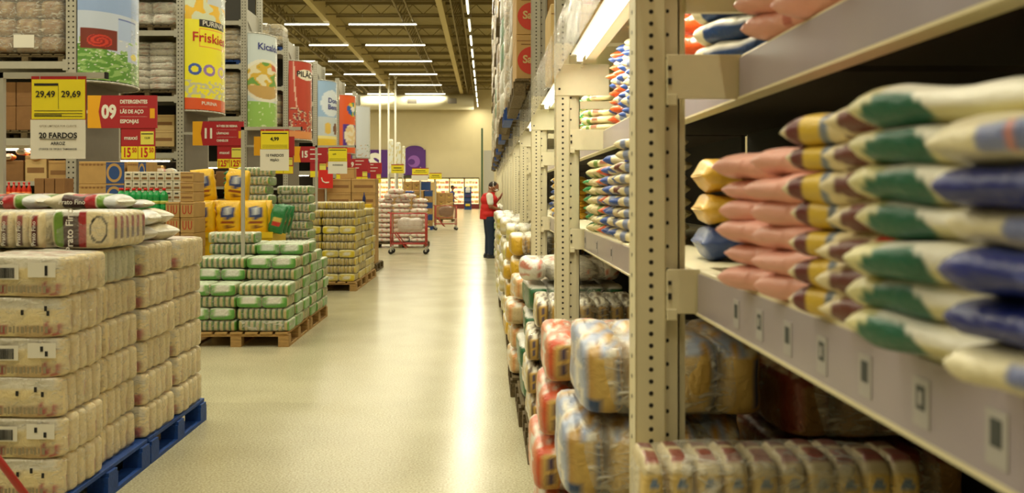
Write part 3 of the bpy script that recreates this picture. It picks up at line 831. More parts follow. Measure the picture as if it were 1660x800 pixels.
def perforated(w_, d_, h_, m, pitch=.07, hr=.008, z0=.1):
    body = MB().box(0, w_, 0, .004, 0, h_).box(0, .004, 0, d_, 0, h_).box(w_-.004, w_, 0, d_, 0, h_).box(0, w_*.3, d_-.004, d_, 0, h_).box(w_*.7, w_, d_-.004, d_, 0, h_)
    ho = MB(); n_ = int((h_-z0)/pitch)
    for i in range(n_):
        z = z0+i*pitch
        for fx in (.28, .72):
            ho.box(w_*fx-hr, w_*fx+hr, -.0012, 0, z-hr, z+hr)
    return body.mesh('post', m), ho.mesh('punched_holes', M_hole)
pm, hm_ = perforated(.16, .1, 7.6, M_grey, .08, .012)
pm2, hm2 = perforated(.16, .1, 6.4, M_grey, .08, .012)
bean = [ORD[i] for i in range(7)]
M_goods = [M_card, M_card2, M_card3]
def wrapped_load(name, label, x0, x1, y0, y1, z0, z1, colf, wrap, group, nbx=3, nbz=7, seed=0, cat='pallet load'):
    """wrapped pallet load: layered packs inside a cloudy wrap"""
    t = thing(name, label, cat, ((x0+x1)/2, (y0+y1)/2, z0), 0, group)
    w_ = (x1-x0)/nbx; h_ = (z1-z0)/nbz
    for j in range(nbz):
        mb = MB()
        for i in range(nbx):
            lump((w_*1.0, (y1-y0), h_*1.03), 6, 6, (lambda a, b, c, i=i, j=j: colf(a, b, c, i, j)), .015, seed+i+j*3, 4, mb=mb, off=(-(x1-x0)/2+w_*(i+.5), 0, h_*(j+.5)))
        link('pack_layer', mb.mesh('pack_layer', M_bale, True), t)
    if wrap: link('stretch_wrap', lump(((x1-x0)*1.02, (y1-y0)*1.02, (z1-z0)*1.01), 14, 12, None, .012, seed, 6).mesh('wrap', wrap, True), t, (0, 0, (z1-z0)/2))
    return t
def wcol(a, b, c, i, j):
    n_ = nz(a*2+i, c*3+j*2, b); return K(222, 216, 204) if n_ < .3 else K(190, 140, 120)
def bcol(a, b, c, i, j):
    n_ = nz(a*2+i, c*3+j*2, b); return K(150, 112, 76) if n_ < .15 else K(186, 160, 120)
def tcol(a, b, c, i, j):
    n_ = nz(a*3+i, c*4+j*2, b); return K(176, 150, 112) if n_ < .1 else K(200, 186, 160)
def gcol(a, b, c, i, j): return K(170, 150, 100) if (i+j) % 2 else K(120, 100, 60)
def beamx(x0, x1, y, z, label, h=.11, m=M_grey):
    t = thing('load_beam', label, 'rack beam', ((x0+x1)/2, y, z), 0, 'horizontal beams of the left racks')
    L = (x1-x0)/2
    link('beam', MB().box(-L, L, 0, .05, 0, h).mesh('beam', m), t)
    for s_ in (-1, 1): link('end_connector', MB().box(s_*L-.04, s_*L+.04, -.008, 0, -.03, h+.03).mesh('connector', m), t)
for k_ in range(7):
    z0 = 14.2+5.05*k_
    PH = 7.6 if k_ < 3 else 6.4
    t = thing('rack_upright', 'grey perforated end frame of the %s rack row behind its banner' % ORD[k_], 'rack upright', (XE-.16, z0, 0), 0, 'end frames of the left rack rows')
    a_, b_ = (pm, hm_) if PH > 7 else (pm2, hm2)
    for dy in (0, DZ):
        p_ = link('post', a_, t, (0, dy, 0)); link('punched_holes', b_, p_)
    mb = MB()
    for q in range(4):
        mb.tube((.08, .1, .6+q*1.4), (.08, DZ, 1.3+q*1.4), .015, n=6); mb.tube((.08, DZ, 1.3+q*1.4), (.08, .1, 2.0+q*1.4), .015, n=6)
    link('brace', mb.mesh('brace', M_grey), t)
    if k_ > 1: link('side_panel', MB().box(.05, .06, .1, DZ, 5.75, 6.4).mesh('panel', M_grey), t)
    link('end_panel', MB().box(.162, .18, .02, DZ-.02, 0, 3.2).mesh('panel', M_dgrey), t)
    # inner frames and beams
    for q, xx in enumerate((XE-.16-2.7, XE-.16-5.4)):
        if q == 1 and k_ > 1: continue
        t2 = thing('rack_upright', 'grey perforated inner frame of the %s rack row, %s from the aisle' % (ORD[k_], ORD[q+1]), 'rack upright', (xx, z0, 0), 0, 'inner frames of the left rack rows')
        for dy in (0, DZ-.1):
            p_ = link('post', a_, t2, (0, dy, 0)); link('punched_holes', b_, p_)
        link('brace', mb.mesh('brace', M_grey), t2)
    x1_, x0_ = XE-.165, XE-2.70
    for hh, wd in ((2.2, 'lowest'), (3.38, 'second'), (4.75, 'third'), (5.9, 'upper')):
        if wd == 'upper' and k_ < 2: hh = 5.6
        beamx(x0_, x1_, z0+.0, hh, '%s front beam of the %s left rack row' % (wd, ORD[k_]))
        o = link('rack_deck', MB().box(x0_+.02, x1_-.02, z0+.06, z0+1.5, hh+.06, hh+.1).mesh('deck', M_grey)); tag(o, 'grey deck on the %s beam of the %s left rack row' % (wd, ORD[k_]), 'shelf', 'decks of the left racks')
    # retail shelves beneath
    for hh in (.3, .95, 1.6):
        o = link('rack_shelf', MB().box(x0_+.02, x1_-.02, z0+.06, z0+.7, hh, hh+.03).box(x0_+.02, x1_-.02, z0+.04, z0+.06, hh-.02, hh+.05).mesh('shelf', M_grey)); tag(o, 'grey retail shelf at height level %s of the %s left rack row' % ({.3: 'one', .95: 'two', 1.6: 'three'}[hh], ORD[k_]), 'shelf', 'retail shelves of the left racks')
    o = link('shade_back_panel', MB().box(x0_, x1_, z0+.76, z0+.78, 0, 2.15).mesh('back', mat('shaded_back', (70, 60, 48), .8))); tag(o, 'dark back panel behind the retail shelves of the %s left rack row' % ORD[k_], 'panel', 'back panels of the left racks')  # panel colour darkened to paint the shade between the goods
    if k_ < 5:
        o = link('shade_sheet', MB().box(x0_, x1_, z0+1.56, z0+1.58, 2.3, PH-.3).mesh('shade_sheet', mat('rear_shade', (44, 42, 36), .85))); tag(o, 'dark rear sheet behind the stored goods of the %s left rack row' % ORD[k_], 'panel', 'shade sheets of the left racks')  # sheet added to paint the dark gaps behind the loads
    t3 = thing('shelf_light', 'lit tube under the lowest beam of the %s left rack row' % ORD[k_], 'light', ((x0_+x1_)/2, z0+.1, 2.14), 0, 'tubes under the left rack beams')
    link('tube', MB().tube((-1.1, 0, 0), (1.1, 0, 0), .014).mesh('tube', M_tube, True), t3)
    link('batten', MB().box(-1.15, 1.15, -.02, .03, .015, .06).mesh('batten', M_white), t3)
    if k_ < 3: area(t3, (0, .1, -.03), 2.2, .05, 9, (-.5, 0, 0))
    # banner
    t = thing('aisle_banner', 'tall curved end-of-aisle banner with %s, %s from the camera' % (BL[k_], ORD[k_]), 'banner', (XE+.02, z0, 0), 0, 'curved banners on the rack ends')
    H0, H1 = (3.22, 5.7) if k_ else (3.22, 6.0)
    link('banner_print', banner_surface(0, DZ, BUL, H0, H1, BF[k_], *( (110, 240) if k_ < 2 else ((60, 130) if k_ < 4 else (30, 70)))), t)
    mb = MB()
    for hh in (H0-.03, H1):
        pts = [(BUL*math.sin(PI*i/16), DZ/2*(1-math.cos(PI*i/16)), hh) for i in range(17)]; mb.path(pts, .018, 6)
    link('banner_rim', mb.mesh('rim', M_steel, True), t)
    base = MB(); n_ = 17; pts = [(BUL*math.sin(PI*i/16), DZ/2*(1-math.cos(PI*i/16)), H0-.03) for i in range(17)]; base.add(pts, [tuple(range(17))]); 
    link('banner_base', base.mesh('base', M_dgrey), t)
    cs_ = MB().box(BUL+.0, BUL+.006, DZ*.42, DZ*.62, H0-.05, H1+.05)
    link('clear_guard', cs_.mesh('clear_guard', M_clear), t)
    vis = 1.15
    if k_ == 0: pass
    if k_ == 1:
        wrap_text('PURINA', .15, .54, .733, M_white, t, DZ, BUL, H0, H1, vis, .01)
        wrap_text('Friskies', .28, .5, .61, M_redt, t, DZ, BUL, H0, H1, vis, .012)
        wrap_text('PURINA', .1, .45, .055, M_white, t, DZ, BUL, H0, H1, vis, .02)
    if k_ == 2: wrap_text('Kicaldo', .25, .56, .86, mat('navy_print', (60, 66, 140), .6), t, DZ, BUL, H0, H1, vis, .02)
    if k_ == 3: wrap_text('PILÃO', .25, .52, .83, M_black, t, DZ, BUL, H0, H1, vis, .02)
    if k_ == 4:
        wrap_text('Dona', .26, .6, .7, mat('navy_print', (60, 66, 140), .6), t, DZ, BUL, H0, H1, vis, .025); wrap_text('Benta', .26, .6, .6, MATS['navy_print'], t, DZ, BUL, H0, H1, vis, .025)
    # category sign
    s = thing('aisle_sign', 'red and amber aisle sign number %s sticking out of the rack end' % NUM[k_], 'sign', (XE+.2, z0-.06, 2.46), 0, 'numbered aisle signs')
    wS, hS = 1.06, .50
    link('amber_board', MB().box(0, wS*.2, 0, .03, 0, hS).mesh('board', M_amber), s)
    mb = MB(); mb.add([(wS*.16, -.002, hS*.5), (wS*.2, -.002, 0), (wS, -.002, 0), (wS, -.002, hS), (wS*.2, -.002, hS), (wS*.16, .03, hS*.5), (wS*.2, .03, 0), (wS, .03, 0), (wS, .03, hS), (wS*.2, .03, hS)],
       [(0, 1, 2, 3, 4), (9, 8, 7, 6, 5), (0, 5, 6, 1), (1, 6, 7, 2), (2, 7, 8, 3), (3, 8, 9, 4), (4, 9, 5, 0)])
    link('red_board', mb.mesh('board', M_red), s)
    text(NUM[k_], .28, (wS*.31, -.005, hS*.48), M_white, s, bold=.045, sx=.8)
    link('bracket', MB().box(-.2, 0, .0, .03, hS*.45, hS*.55).mesh('bracket', M_grey), s)
    if LN[k_]:
        for q, tx in enumerate(LN[k_]):
            text(tx, .078 if k_ == 0 else .062, (wS*.47, -.005, hS*(.8-.3*q)), M_white, s, bold=.035, align='LEFT', sx=.82)
        link('divider', MB().box(wS*.47, wS*.86, -.004, 0, hS*.645, hS*.65).box(wS*.47, wS*.86, -.004, 0, hS*.345, hS*.35).mesh('line', M_white), s)
        link('seal_mark', MB().box(wS*.90, wS*.97, -.004, 0, hS*.3, hS*.6).mesh('mark', M_amber), s)
    else:
        mb = MB()
        for q in range(3): mb.box(wS*.48, wS*(.62+.1*((q*2+k_) % 3)), -.004, 0, hS*(.78-.3*q), hS*(.84-.3*q))
        link('printed_lines', mb.mesh('lines', M_white), s)
    # promo price board
    s = thing('promo_board', 'small red promotion board with yellow price cards below aisle sign %s' % NUM[k_], 'sign', (XE+.2+wS*.48, z0-.05, 1.98), 0, 'promotion boards under the aisle signs')
    link('promo_back', MB().box(0, .52, 0, .02, 0, .48).mesh('board', M_red), s)
    for q in (0, 1): link('price_card', MB().box(.005+.26*q, .255+.26*q, -.004, 0, .01, .2).mesh('card', M_yel), s)
    link('yellow_note', MB().box(.3, .5, -.004, 0, .23, .43).mesh('note', mat('pale_yellow', (226, 216, 90), .5)), s)
    link('note_bar', MB().box(.31, .49, -.006, 0, .385, .4).mesh('bar', M_black), s)
    link('hanger', MB().box(.1, .11, .005, .01, .47, .49).box(.4, .41, .005, .01, .47, .49).mesh('hanger', M_steel), s)
    if k_ == 0:
        for q in (0, 1): text('15', .2, (.09+.26*q, -.007, .1), M_redt, s, bold=.03, sx=.65); text('50', .1, (.205+.26*q, -.007, .14), M_redt, s, bold=.03, sx=.7)
        text('13,50', .04, (.4, -.008, .33), M_black, s, bold=.02); text('maxxi', .085, (.15, -.005, .33), M_white, s, bold=.02)
    if k_ == 1:
        for q in (0, 1): text('125', .18, (.1+.26*q, -.007, .1), M_redt, s, bold=.03, sx=.7); text('97', .09, (.22+.26*q, -.007, .14), M_redt, s, bold=.03, sx=.7)
        text('maxxi', .085, (.15, -.005, .33), M_white, s, bold=.02)

# goods in the left rack rows
Z1, Z2, Z3, Z4 = 14.2, 19.25, 24.3, 29.35
def rack_load(k_, x0, x1, z0, z1, colf, wrap, label, nbx=2, nbz=6, pm_=M_oldwood, y=.15, d=1.1):
    zz = 14.2+5.05*k_
    simple_pallet(x0, x1-x0, zz+y, d, pm_, 'pallet under the '+label, z0)
    wrapped_load('pallet_load', label, x0+.03, x1-.03, zz+y+.03, zz+y+d-.03, z0+.160, z1, colf, wrap, None, nbx, nbz, seed=k_+int(z0*3))
rack_load(0, -7.78, -6.55, 3.485, 4.75, bcol, M_wrap2, 'brown cartons under crumpled clear wrap on the first left rack', 3, 4)
link('note_sheet', MB().box(-.16, .16, -.004, 0, -.1, .1).mesh('note', M_white)).location = (wx(30, 14.2), 14.366, wh(64, 14.2)); tag(bpy.context.scene.objects['note_sheet'], 'white paper note stuck on the wrapped brown cartons', 'paper')
rack_load(1, -7.75, -6.50, 3.485, 4.66, wcol, M_wrap2, 'white sugar packs in a wrapped block on the second left rack', 2, 7)
rack_load(1, -7.6, -6.52, 4.855, 5.5, wcol, M_wrap2, 'low white wrapped packs high on the second left rack', 2, 2)
rack_load(2, -7.7, -6.52, 3.485, 4.7, tcol, M_wrap2, 'pale wrapped bundles on the third left rack', 2, 7)
rack_load(2, -7.7, -6.52, 5.0-.145, 5.86, tcol, M_wrap2, 'pale wrapped bundles high on the third left rack', 2, 5, M_bluew)
rack_load(3, -7.7, -6.52, 3.485, 4.65, gcol, M_wrap, 'brown wrapped load on the fourth left rack', 3, 5)
rack_load(3, -7.7, -6.52, 6.005, 6.9, gcol, M_wrap2, 'tan wrapped load on top of the fourth left rack', 3, 4, M_bluew)
rack_load(4, -7.7, -6.52, 3.485, 4.6, gcol, M_wrap, 'brown wrapped load on the fifth left rack', 3, 5)
# cartons in level 2.3 - 3.3
simple_pallet(-7.7, 1.0, 14.4, .8, M_oldwood, 'pallet under the cartons on the lower first left rack', 2.305)
carton_stack(-7.68, -7.0, 14.42, .5, 2.448, 3.2, 2, 2, M_card2, 'bar', 'low on the first left rack')
carton_stack(-6.98, -6.72, 14.42, .5, 2.448, 3.25, 1, 2, M_card3, None, 'at the right on the lower first left rack')
simple_pallet(-7.5, 1.0, 19.4, .8, M_oldwood, 'pallet under the tan cartons on the lower second left rack', 2.305)
carton_stack(-7.5, -6.55, 19.42, .5, 2.448, 3.12, 2, 2, M_card3, 'bar', 'low on the second left rack')
# retail goods on row 1..3 shelves
colr = [M_card2, M_red, M_card2, M_bright]
for k_ in range(3):
    zz = 14.2+5.05*k_
    for li, hh in enumerate((.33, .98, 1.63)):
        n_ = 6
        for i in range(n_):
            x = -6.62-.36*i; hb = .42 if (i+li) % 2 else .34
            place(carton_proto(.33, .3, hb, [M_card2, M_card3, M_card][(i*2+li+k_) % 3], 'bar'), 'shelf_carton', 'printed carton on %s retail shelf of the %s left rack, %s from the aisle' % (('the lowest', 'the middle', 'the top')[li], ORD[k_], ORD[i]), 'box', (x, zz+.12, hh+.001), 0, 'cartons on the left retail shelves')
# red sauce bottles
rb = MB().lathe([(.03, 0), (.034, .01), (.034, .14), (.015, .19), (.012, .21)], 12).mesh('bottle', mat('red_sauce', (206, 50, 24), .25, coat=.4), True)
rc = MB().lathe([(.016, .21), (.016, .24)], 10).mesh('cap', M_bright, True); rl = MB().lathe([(.0346, .05), (.0346, .1)], 12).mesh('label_band', mat('orange_label', (230, 120, 40), .5), True)
simple_pallet(-6.9, 1.3, 13.2, .6, M_oldwood, 'pallet under the dark cartons left of the blue printed cartons')
carton_stack(-6.88, -5.62, 13.22, .4, .141, 1.38, 4, 5, M_card2, 'bar', 'under the red sauce bottles')
for i in range(6):
    place([PT('bottle', rb), PT('cap', rc), PT('label_band', rl)], 'bottle', 'red sauce bottle with red cap, %s from the left' % ORD[i], 'bottle', (wx(5+8.2*i, 13.3), 13.32, 1.382), 0, 'red sauce bottles')
carton_stack(wx(58, 13.3), wx(108, 13.3), 13.24, .3, 1.382, 1.68, 3, 1, M_card2, None, 'beside the red sauce bottles')
# bright packets between
opc = [K(226, 90, 40), K(230, 130, 60), K(226, 150, 150), K(214, 220, 220)]
opm = [pillow(.2, .16, .1, (lambda u, y, z, c=c: c if abs(u) < .7 else K(226, 210, 180)), 12, 10) for c in opc]
for i in range(5):
    o = place([PT('bag', opm[i % 2])], 'orange_packet', 'small orange packet on the first left rack shelf, %s from the left' % ORD[i], 'packet', (wx(82+6*i, 14.3)-.0, 14.32, 2.0), PI/2, 'orange packets')
    o.location = (-6.75+.0*i-.22*i, 14.36, 1.63+.345 if (i+2) % 2 else 1.63+.425)
simple_pallet(-5.95, .72, 15.4, .6, M_oldwood, 'pallet under tall pale cartons behind the white packs')
carton_stack(-5.94, -5.24, 15.42, .45, .141, 1.78, 3, 5, M_card3, 'bar', 'behind the white packs')
for i in range(4):
    place([PT('bag', opm[2+i % 2])], 'diaper_pack', 'small pink and white pack atop the pale cartons, %s from the left' % ORD[i], 'packet', (-5.84+.175*i, 15.6, 1.783), PI/2, 'pink and white packs')

# ------------------------------------------------------------------ middle distance
simple_pallet(-3.35, 1.3, 17.3, 1.1, M_oldwood, 'pallet under the wide brown cartons beyond the yellow bales')
carton_stack(-3.0, -2.08, 17.35, .5, .141, 1.74, 2, 6, M_card, 'bar', 'in the wide far stack')
carton_stack(-3.33, -3.04, 17.35, .5, .141, 1.55, 1, 5, M_card2, 'bar', 'in the dark column beside the wide stack')
carton_stack(-2.78, -2.5, 17.5, .3, 1.742, 1.95, 1, 1, M_card, None, 'single one on top of the wide stack')
t = thing('display_board', 'bright red display board with white swoosh hanging by aisle sign 17', 'sign', (wx(516, 17.2), 17.2, 1.56))
link('board', MB().box(0, .27, 0, .02, 0, .34).mesh('board', M_bright), t)
link('board_stand', MB().box(.12, .15, .02, .05, -1.56, .3).mesh('stand', M_steel), t)
mb = MB(); mb.path([(.06, -.004, .2), (.08, -.004, .13), (.14, -.004, .1), (.2, -.004, .11)], .012, 6); link('swoosh_mark', mb.mesh('mark', M_white), t)
t = thing('yellow_carton', 'small yellow carton with blue bottle on it beyond the yellow bales', 'box', (wx(594, 16.9), 16.9, 0))
link('carton_body', bevel(MB().box(-.09, .09, 0, .2, 0, 1.27).mesh('b', M_ybox), .006), t)
link('bottle', MB().lathe([(.03, 1.27), (.03, 1.38), (.01, 1.44), (.01, 1.48)], 10, c=(-.05, .06, 0)).mesh('b', mat('navy_plastic', (30, 40, 100), .3), True), t)

# pink/white sacks pallet
def sk(u, y, z):
    n_ = nz(u*3, y*2, z*2)
    if abs(u) > .9: return K(226, 214, 200)
    if n_ > .28: return K(214, 120, 110)
    return K(232, 220, 208)
skm = [pillow(.435, .34, .13, sk, 18, 14, .012, s_) for s_ in range(3)]
simple_pallet(-3.05, 1.45, 24.9, 1.1, M_oldwood, 'dark pallet under the white and pink sugar sacks')
for r in range(2):
    for li in range(8 if r == 0 else 9):
        for i in range(3):
            if r == 0 and li == 7 and i == 2: continue
            place([PT('bag', skm[(i+li) % 3])], 'sugar_sack', 'white and pink sack, %s row, %s from the left, %s' % (('front', 'back')[r], ORD[i], lay(li, 8+r)), 'sack', (-2.8+.475*i, 25.15+.5*r, .141+li*.133), R.uniform(-.04, .04)+(.0 if li % 2 else .05), 'white and pink sacks on the pallet')
for i, (x, dz, rz_) in enumerate(((-2.62, 0, .1), (-2.18, 0, -.15), (-2.5, .13, .05), (-2.0, .12, .3))):
    if i == 3: continue
    place([PT('bag', skm[i % 3])], 'sugar_sack', 'white and pink sack heaped on top of the pallet, %s from the left' % ('first', 'second', 'topmost, third')[i], 'sack', (x, 25.5, .141+9*.133+.003+dz), rz_, 'white and pink sacks on the pallet')
o = link('blue_packet', pillow(.26, .18, .06, lambda u, y, z: K(50, 80, 160), 16, 12)); o.location = (-2.12, 25.52, .141+9*.133+.14); tag(o, 'small blue packet on top of the white and pink sacks', 'packet')
# V cartons
simple_pallet(-3.95, 1.75, 37.5, 1.1, M_bluew, 'blue pallet under the carton block with black marks')
carton_stack(-3.93, -2.56, 37.6, .6, .141, 1.6, 3, 4, M_card, 'v', 'in the block with black marks')
carton_stack(-2.54, -2.22, 37.6, .6, .141, 1.6, 1, 6, lambda i, j: M_blueprint if j % 2 else M_card, lambda i, j: None if j % 2 else 'v', 'in the right column of the black marked block', desc=lambda i, j: 'blue carton' if j % 2 else 'brown carton')
carton_stack(-3.4, -2.3, 37.65, .5, 1.603, 1.96, 3, 1, lambda i, j: M_blueprint if i == 2 else M_card, lambda i, j: None if i == 2 else 'v', 'on top of the black marked block', desc=lambda i, j: 'blue carton' if i == 2 else 'brown carton')
simple_pallet(-3.05, 1.3, 48.5, 1.1, M_oldwood, 'pallet under the cartons beyond the second shopping cart')
carton_stack(-3.0, -1.78, 48.6, .6, .141, 1.52, 3, 4, M_card, 'v', 'beyond the second shopping cart')
carton_stack(-3.0, -2.6, 47.6, .6, .001, 2.05, 1, 5, M_card3, None, 'narrow column left of the cartons beyond the cart')

# shopping carts
def cart_proto(deep=.9, flip=False):
    P = []
    fr = MB()
    for s_ in (-.24, .24):
        fr.path([(-.42, s_, .12), (-.42, s_, 1.0)], .018, 8); fr.path([(.42, s_, .12), (.42, s_, .98)], .018, 8)
        fr.path([(-.42, s_, .98), (.42, s_, .98)], .012, 8); fr.path([(-.42, s_, .25), (.40, s_, .25)], .014, 8); fr.path([(-.34, s_, .52), (-.05, s_, .14)], .014, 8)
        fr.path([(-.42, s_, .5), (.42, s_, .5)], .01, 8)
    for x in (-.42, .42): fr.path([(x, -.24, .25), (x, .24, .25)], .012, 8); fr.path([(x, -.24, .98), (x, .24, .98)], .012, 8)
    P.append(PT('cart_frame', fr.mesh('frame', M_cartred, True)))
    wb = MB()
    for s_ in (-.235, .235):
        for i in range(28): x = -.4+.8*i/27; wb.tube((x, s_, .5), (x, s_, .97), .0028, n=4)
        for h in (.5, .6, .7, .8, .9): wb.tube((-.41, s_, h), (.41, s_, h), .0035, n=4)
    for x in (-.41, .41):
        for i in range(14): y = -.23+.46*i/13; wb.tube((x, y, .5), (x, y, .97), .0028, n=4)
    for i in range(18): x = -.4+.8*i/17; wb.tube((x, -.23, .5), (x, .23, .5), .003, n=4)
    P.append(PT('wire_basket', wb.mesh('basket', M_wire)))
    tr = MB()
    for i in range(9): y = -.22+.44*i/8; tr.tube((-.4, y, .25), (.4, y, .25), .004, n=4)
    P.append(PT('lower_rack', tr.mesh('rack', M_cartred)))
    P.append(PT('push_handle', MB().tube((-.48, -.25, 1.0), (-.48, .25, 1.0), .016).path([(-.42, -.24, .98), (-.48, -.24, 1.0)], .01).path([(-.42, .24, .98), (-.48, .24, 1.0)], .01).mesh('handle', M_cartred, True)))
    wh_ = MB().tube((0, -.014, 0), (0, .014, 0), .062, n=16).mesh('wheel', M_rubber, True); fk = MB().box(-.02, .02, -.022, -.016, 0, .12).box(-.02, .02, .016, .022, 0, .12).mesh('fork', M_steel)
    for (x, y) in ((-.42, -.24), (-.42, .24), (.42, -.24), (.42, .24)):
        P.append(PT('wheel', wh_, (x, y, .062), (0, 0, 0), [PT('caster_fork', fk, (0, 0, .0))]))
    return P
cp = cart_proto()
place(cp, 'shopping_cart', 'red wire shopping cart with a white sack, beside the sugar sacks', 'shopping cart', (wx(662, 22.3), 22.5, 0), .0, 'red shopping carts')
sackm = lump((.6, .34, .36), 3, 12, lambda a, b, c: K(224, 218, 208), .05, 3, 4).mesh('sack', M_bale, True)
o = link('plastic_sack', sackm, None, (wx(664, 22.3), 22.5, .71)); tag(o, 'white plastic wrapped sack lying in the nearer shopping cart', 'sack')
place(cp, 'shopping_cart', 'red shopping cart with brown load, beyond the nearer cart', 'shopping cart', (wx(722, 37.2), 37.4, 0), .15, 'red shopping carts')
o = link('plastic_sack', lump((.6, .34, .4), 3.5, 12, lambda a, b, c: K(150, 120, 100), .05, 5, 4).mesh('sack', M_bale, True), None, (wx(722, 37.2), 37.4, .76), (0, 0, .15)); tag(o, 'brownish sack lying in the farther shopping cart', 'sack')
o = link('carton_flap', bevel(MB().box(-.4, .4, -.1, .1, 0, .02).mesh('flap', M_card3), .003), None, (wx(724, 37.2), 37.4, 1.03), (0, -.25, .1)); tag(o, 'pale cardboard sheet lying across the farther shopping cart', 'cardboard')

# tall white poles and far signage
for i, (x, z, yb) in enumerate(((616, 86, 300), (630, 86, 312), (641, 86, 300))):
    X = wx(x, z); o = link('ceiling_pole', MB().box(-.08, .08, -.08, .08, 0, 12.3).box(-.14, .14, -.14, .14, 12.28, 12.4).mesh('pole', M_white), None, (X, z, 0)); tag(o, 'thin white pole rising to the ceiling before the far wall, %s from the left' % ORD[i], 'pole', 'thin white ceiling poles')
for i, (x0, x1, y0_, y1_, z, m, lb) in enumerate(((634, 655, 267, 281, 31, M_yel, 'small yellow price poster hanging from a thin frame near the poles'), (668, 695, 273, 283, 37, M_yel, 'wide yellow poster above the black marked cartons'), (696, 716, 281, 291, 44, M_yel, 'farther low yellow poster right of the wide one'), (667, 694, 283.5, 293, 37, M_white, 'white sheet below the wide yellow poster'))):
    s = thing('price_poster', lb, 'sign', (wx(x0, z), z, wh(y1_, z)))
    W_ = wx(x1, z)-wx(x0, z); h_ = wh(y0_, z)-wh(y1_, z)
    link('sheet', MB().box(0, W_, 0, .01, 0, h_).mesh('sheet', m), s)
    link('red_edge', MB().box(0, W_, -.003, 0, h_-.02, h_+.01).mesh('edge', M_red), s)
    if i != 3: link('stand', MB().box(W_*.5-.02, W_*.5+.02, .02, .05, -wh(y1_, z), h_+.05).mesh('stand', M_steel), s)
    if i != 3: link('fine_lines', MB().box(W_*.1, W_*.9, -.003, 0, h_*.3, h_*.36).box(W_*.2, W_*.8, -.003, 0, h_*.55, h_*.65).mesh('lines', M_black), s)
for i, (x0, x1, y0_, y1_) in enumerate(((630, 638, 226, 282), (642, 650, 231, 281), (652, 657, 237, 282))):
    z = 56+6*i; o = link('hanging_banner', lump((wx(x1, z)-wx(x0, z), .3, wh(y0_, z)-wh(y1_, z)), 8, (6, 4, 20), lambda a, b, c: K(220, 222, 214) if nz(a*3, c*4, i) < .15 else K(206, 190, 120)).mesh('banner', M_board), None, (wx((x0+x1)/2, z), z, wh((y0_+y1_)/2, z)))
    tag(o, 'slim far-off whitish banner on a distant rack end, %s from the left' % ORD[i], 'banner', 'slim far banners')
    zl = wh(y1_, z); o = link('banner_post', MB().box(-.05, .05, -.05, .05, 0, zl).mesh('post', M_grey), None, (wx(x0+1, z), z, 0)); tag(o, 'grey post carrying the %s slim far banner' % ORD[i], 'post', 'posts of slim far banners')
# purple boards on far wall
s = thing('purple_sign', 'long purple wall sign ending in a white letter S', 'sign', (0, YF-.2, 0))
a = at(470, 290, YF-.2); b = at(629, 243, YF-.2)
link('board', MB().box(a.x, b.x, 0, .2, a.z, b.z).mesh('board', M_purple), s)
p = at(607, 267, YF-.2); text('S', 2.7, (p.x, -.02, p.z), M_white, s, bold=.05)
link('lower_band', MB().box(a.x, b.x, 0, .1, wh(299, YF), a.z-.02).mesh('band', mat('dark_band', (70, 66, 48), .7)), s)
s = thing('purple_sign', 'arched purple wall sign with a paler round figure', 'sign', (0, YF-.2, 0))
a = at(654, 284, YF-.2); b = at(690, 243, YF-.2); mb = MB(); pts = [(a.x, 0, a.z), (b.x, 0, a.z), (b.x, 0, b.z)]+[((a.x+b.x)/2+math.cos(t_)*(b.x-a.x)*.42, 0, b.z+math.sin(t_)*.42) for t_ in [PI*i/12 for i in range(13)]]+[(a.x, 0, b.z)]
mb.add(pts, [tuple(range(len(pts)))[::-1]]); mb.add([(q[0], .2, q[2]) for q in pts], [tuple(range(len(pts)))])
link('board', mb.mesh('board', M_purple), s)
c = at(671, 262, YF-.2); mb = MB(); pts = [(c.x+math.cos(PI*2*i/20)*.62, -.02, c.z+math.sin(PI*2*i/20)*.62) for i in range(20)]; mb.add(pts, [tuple(range(20))]); link('figure', mb.mesh('fig', M_purple2), s)
mb = MB(); pts = [(c.x-.25+math.cos(PI*2*i/20)*.36, -.03, c.z-.05+math.sin(PI*2*i/20)*.3) for i in range(20)]; mb.add(pts, [tuple(range(20))]); link('figure_shade', mb.mesh('fig', M_purple), s)
link('base_band', MB().box(a.x, b.x, -.03, .1, a.z-1.0, a.z-.05).mesh('band', MATS['dark_band']), s)
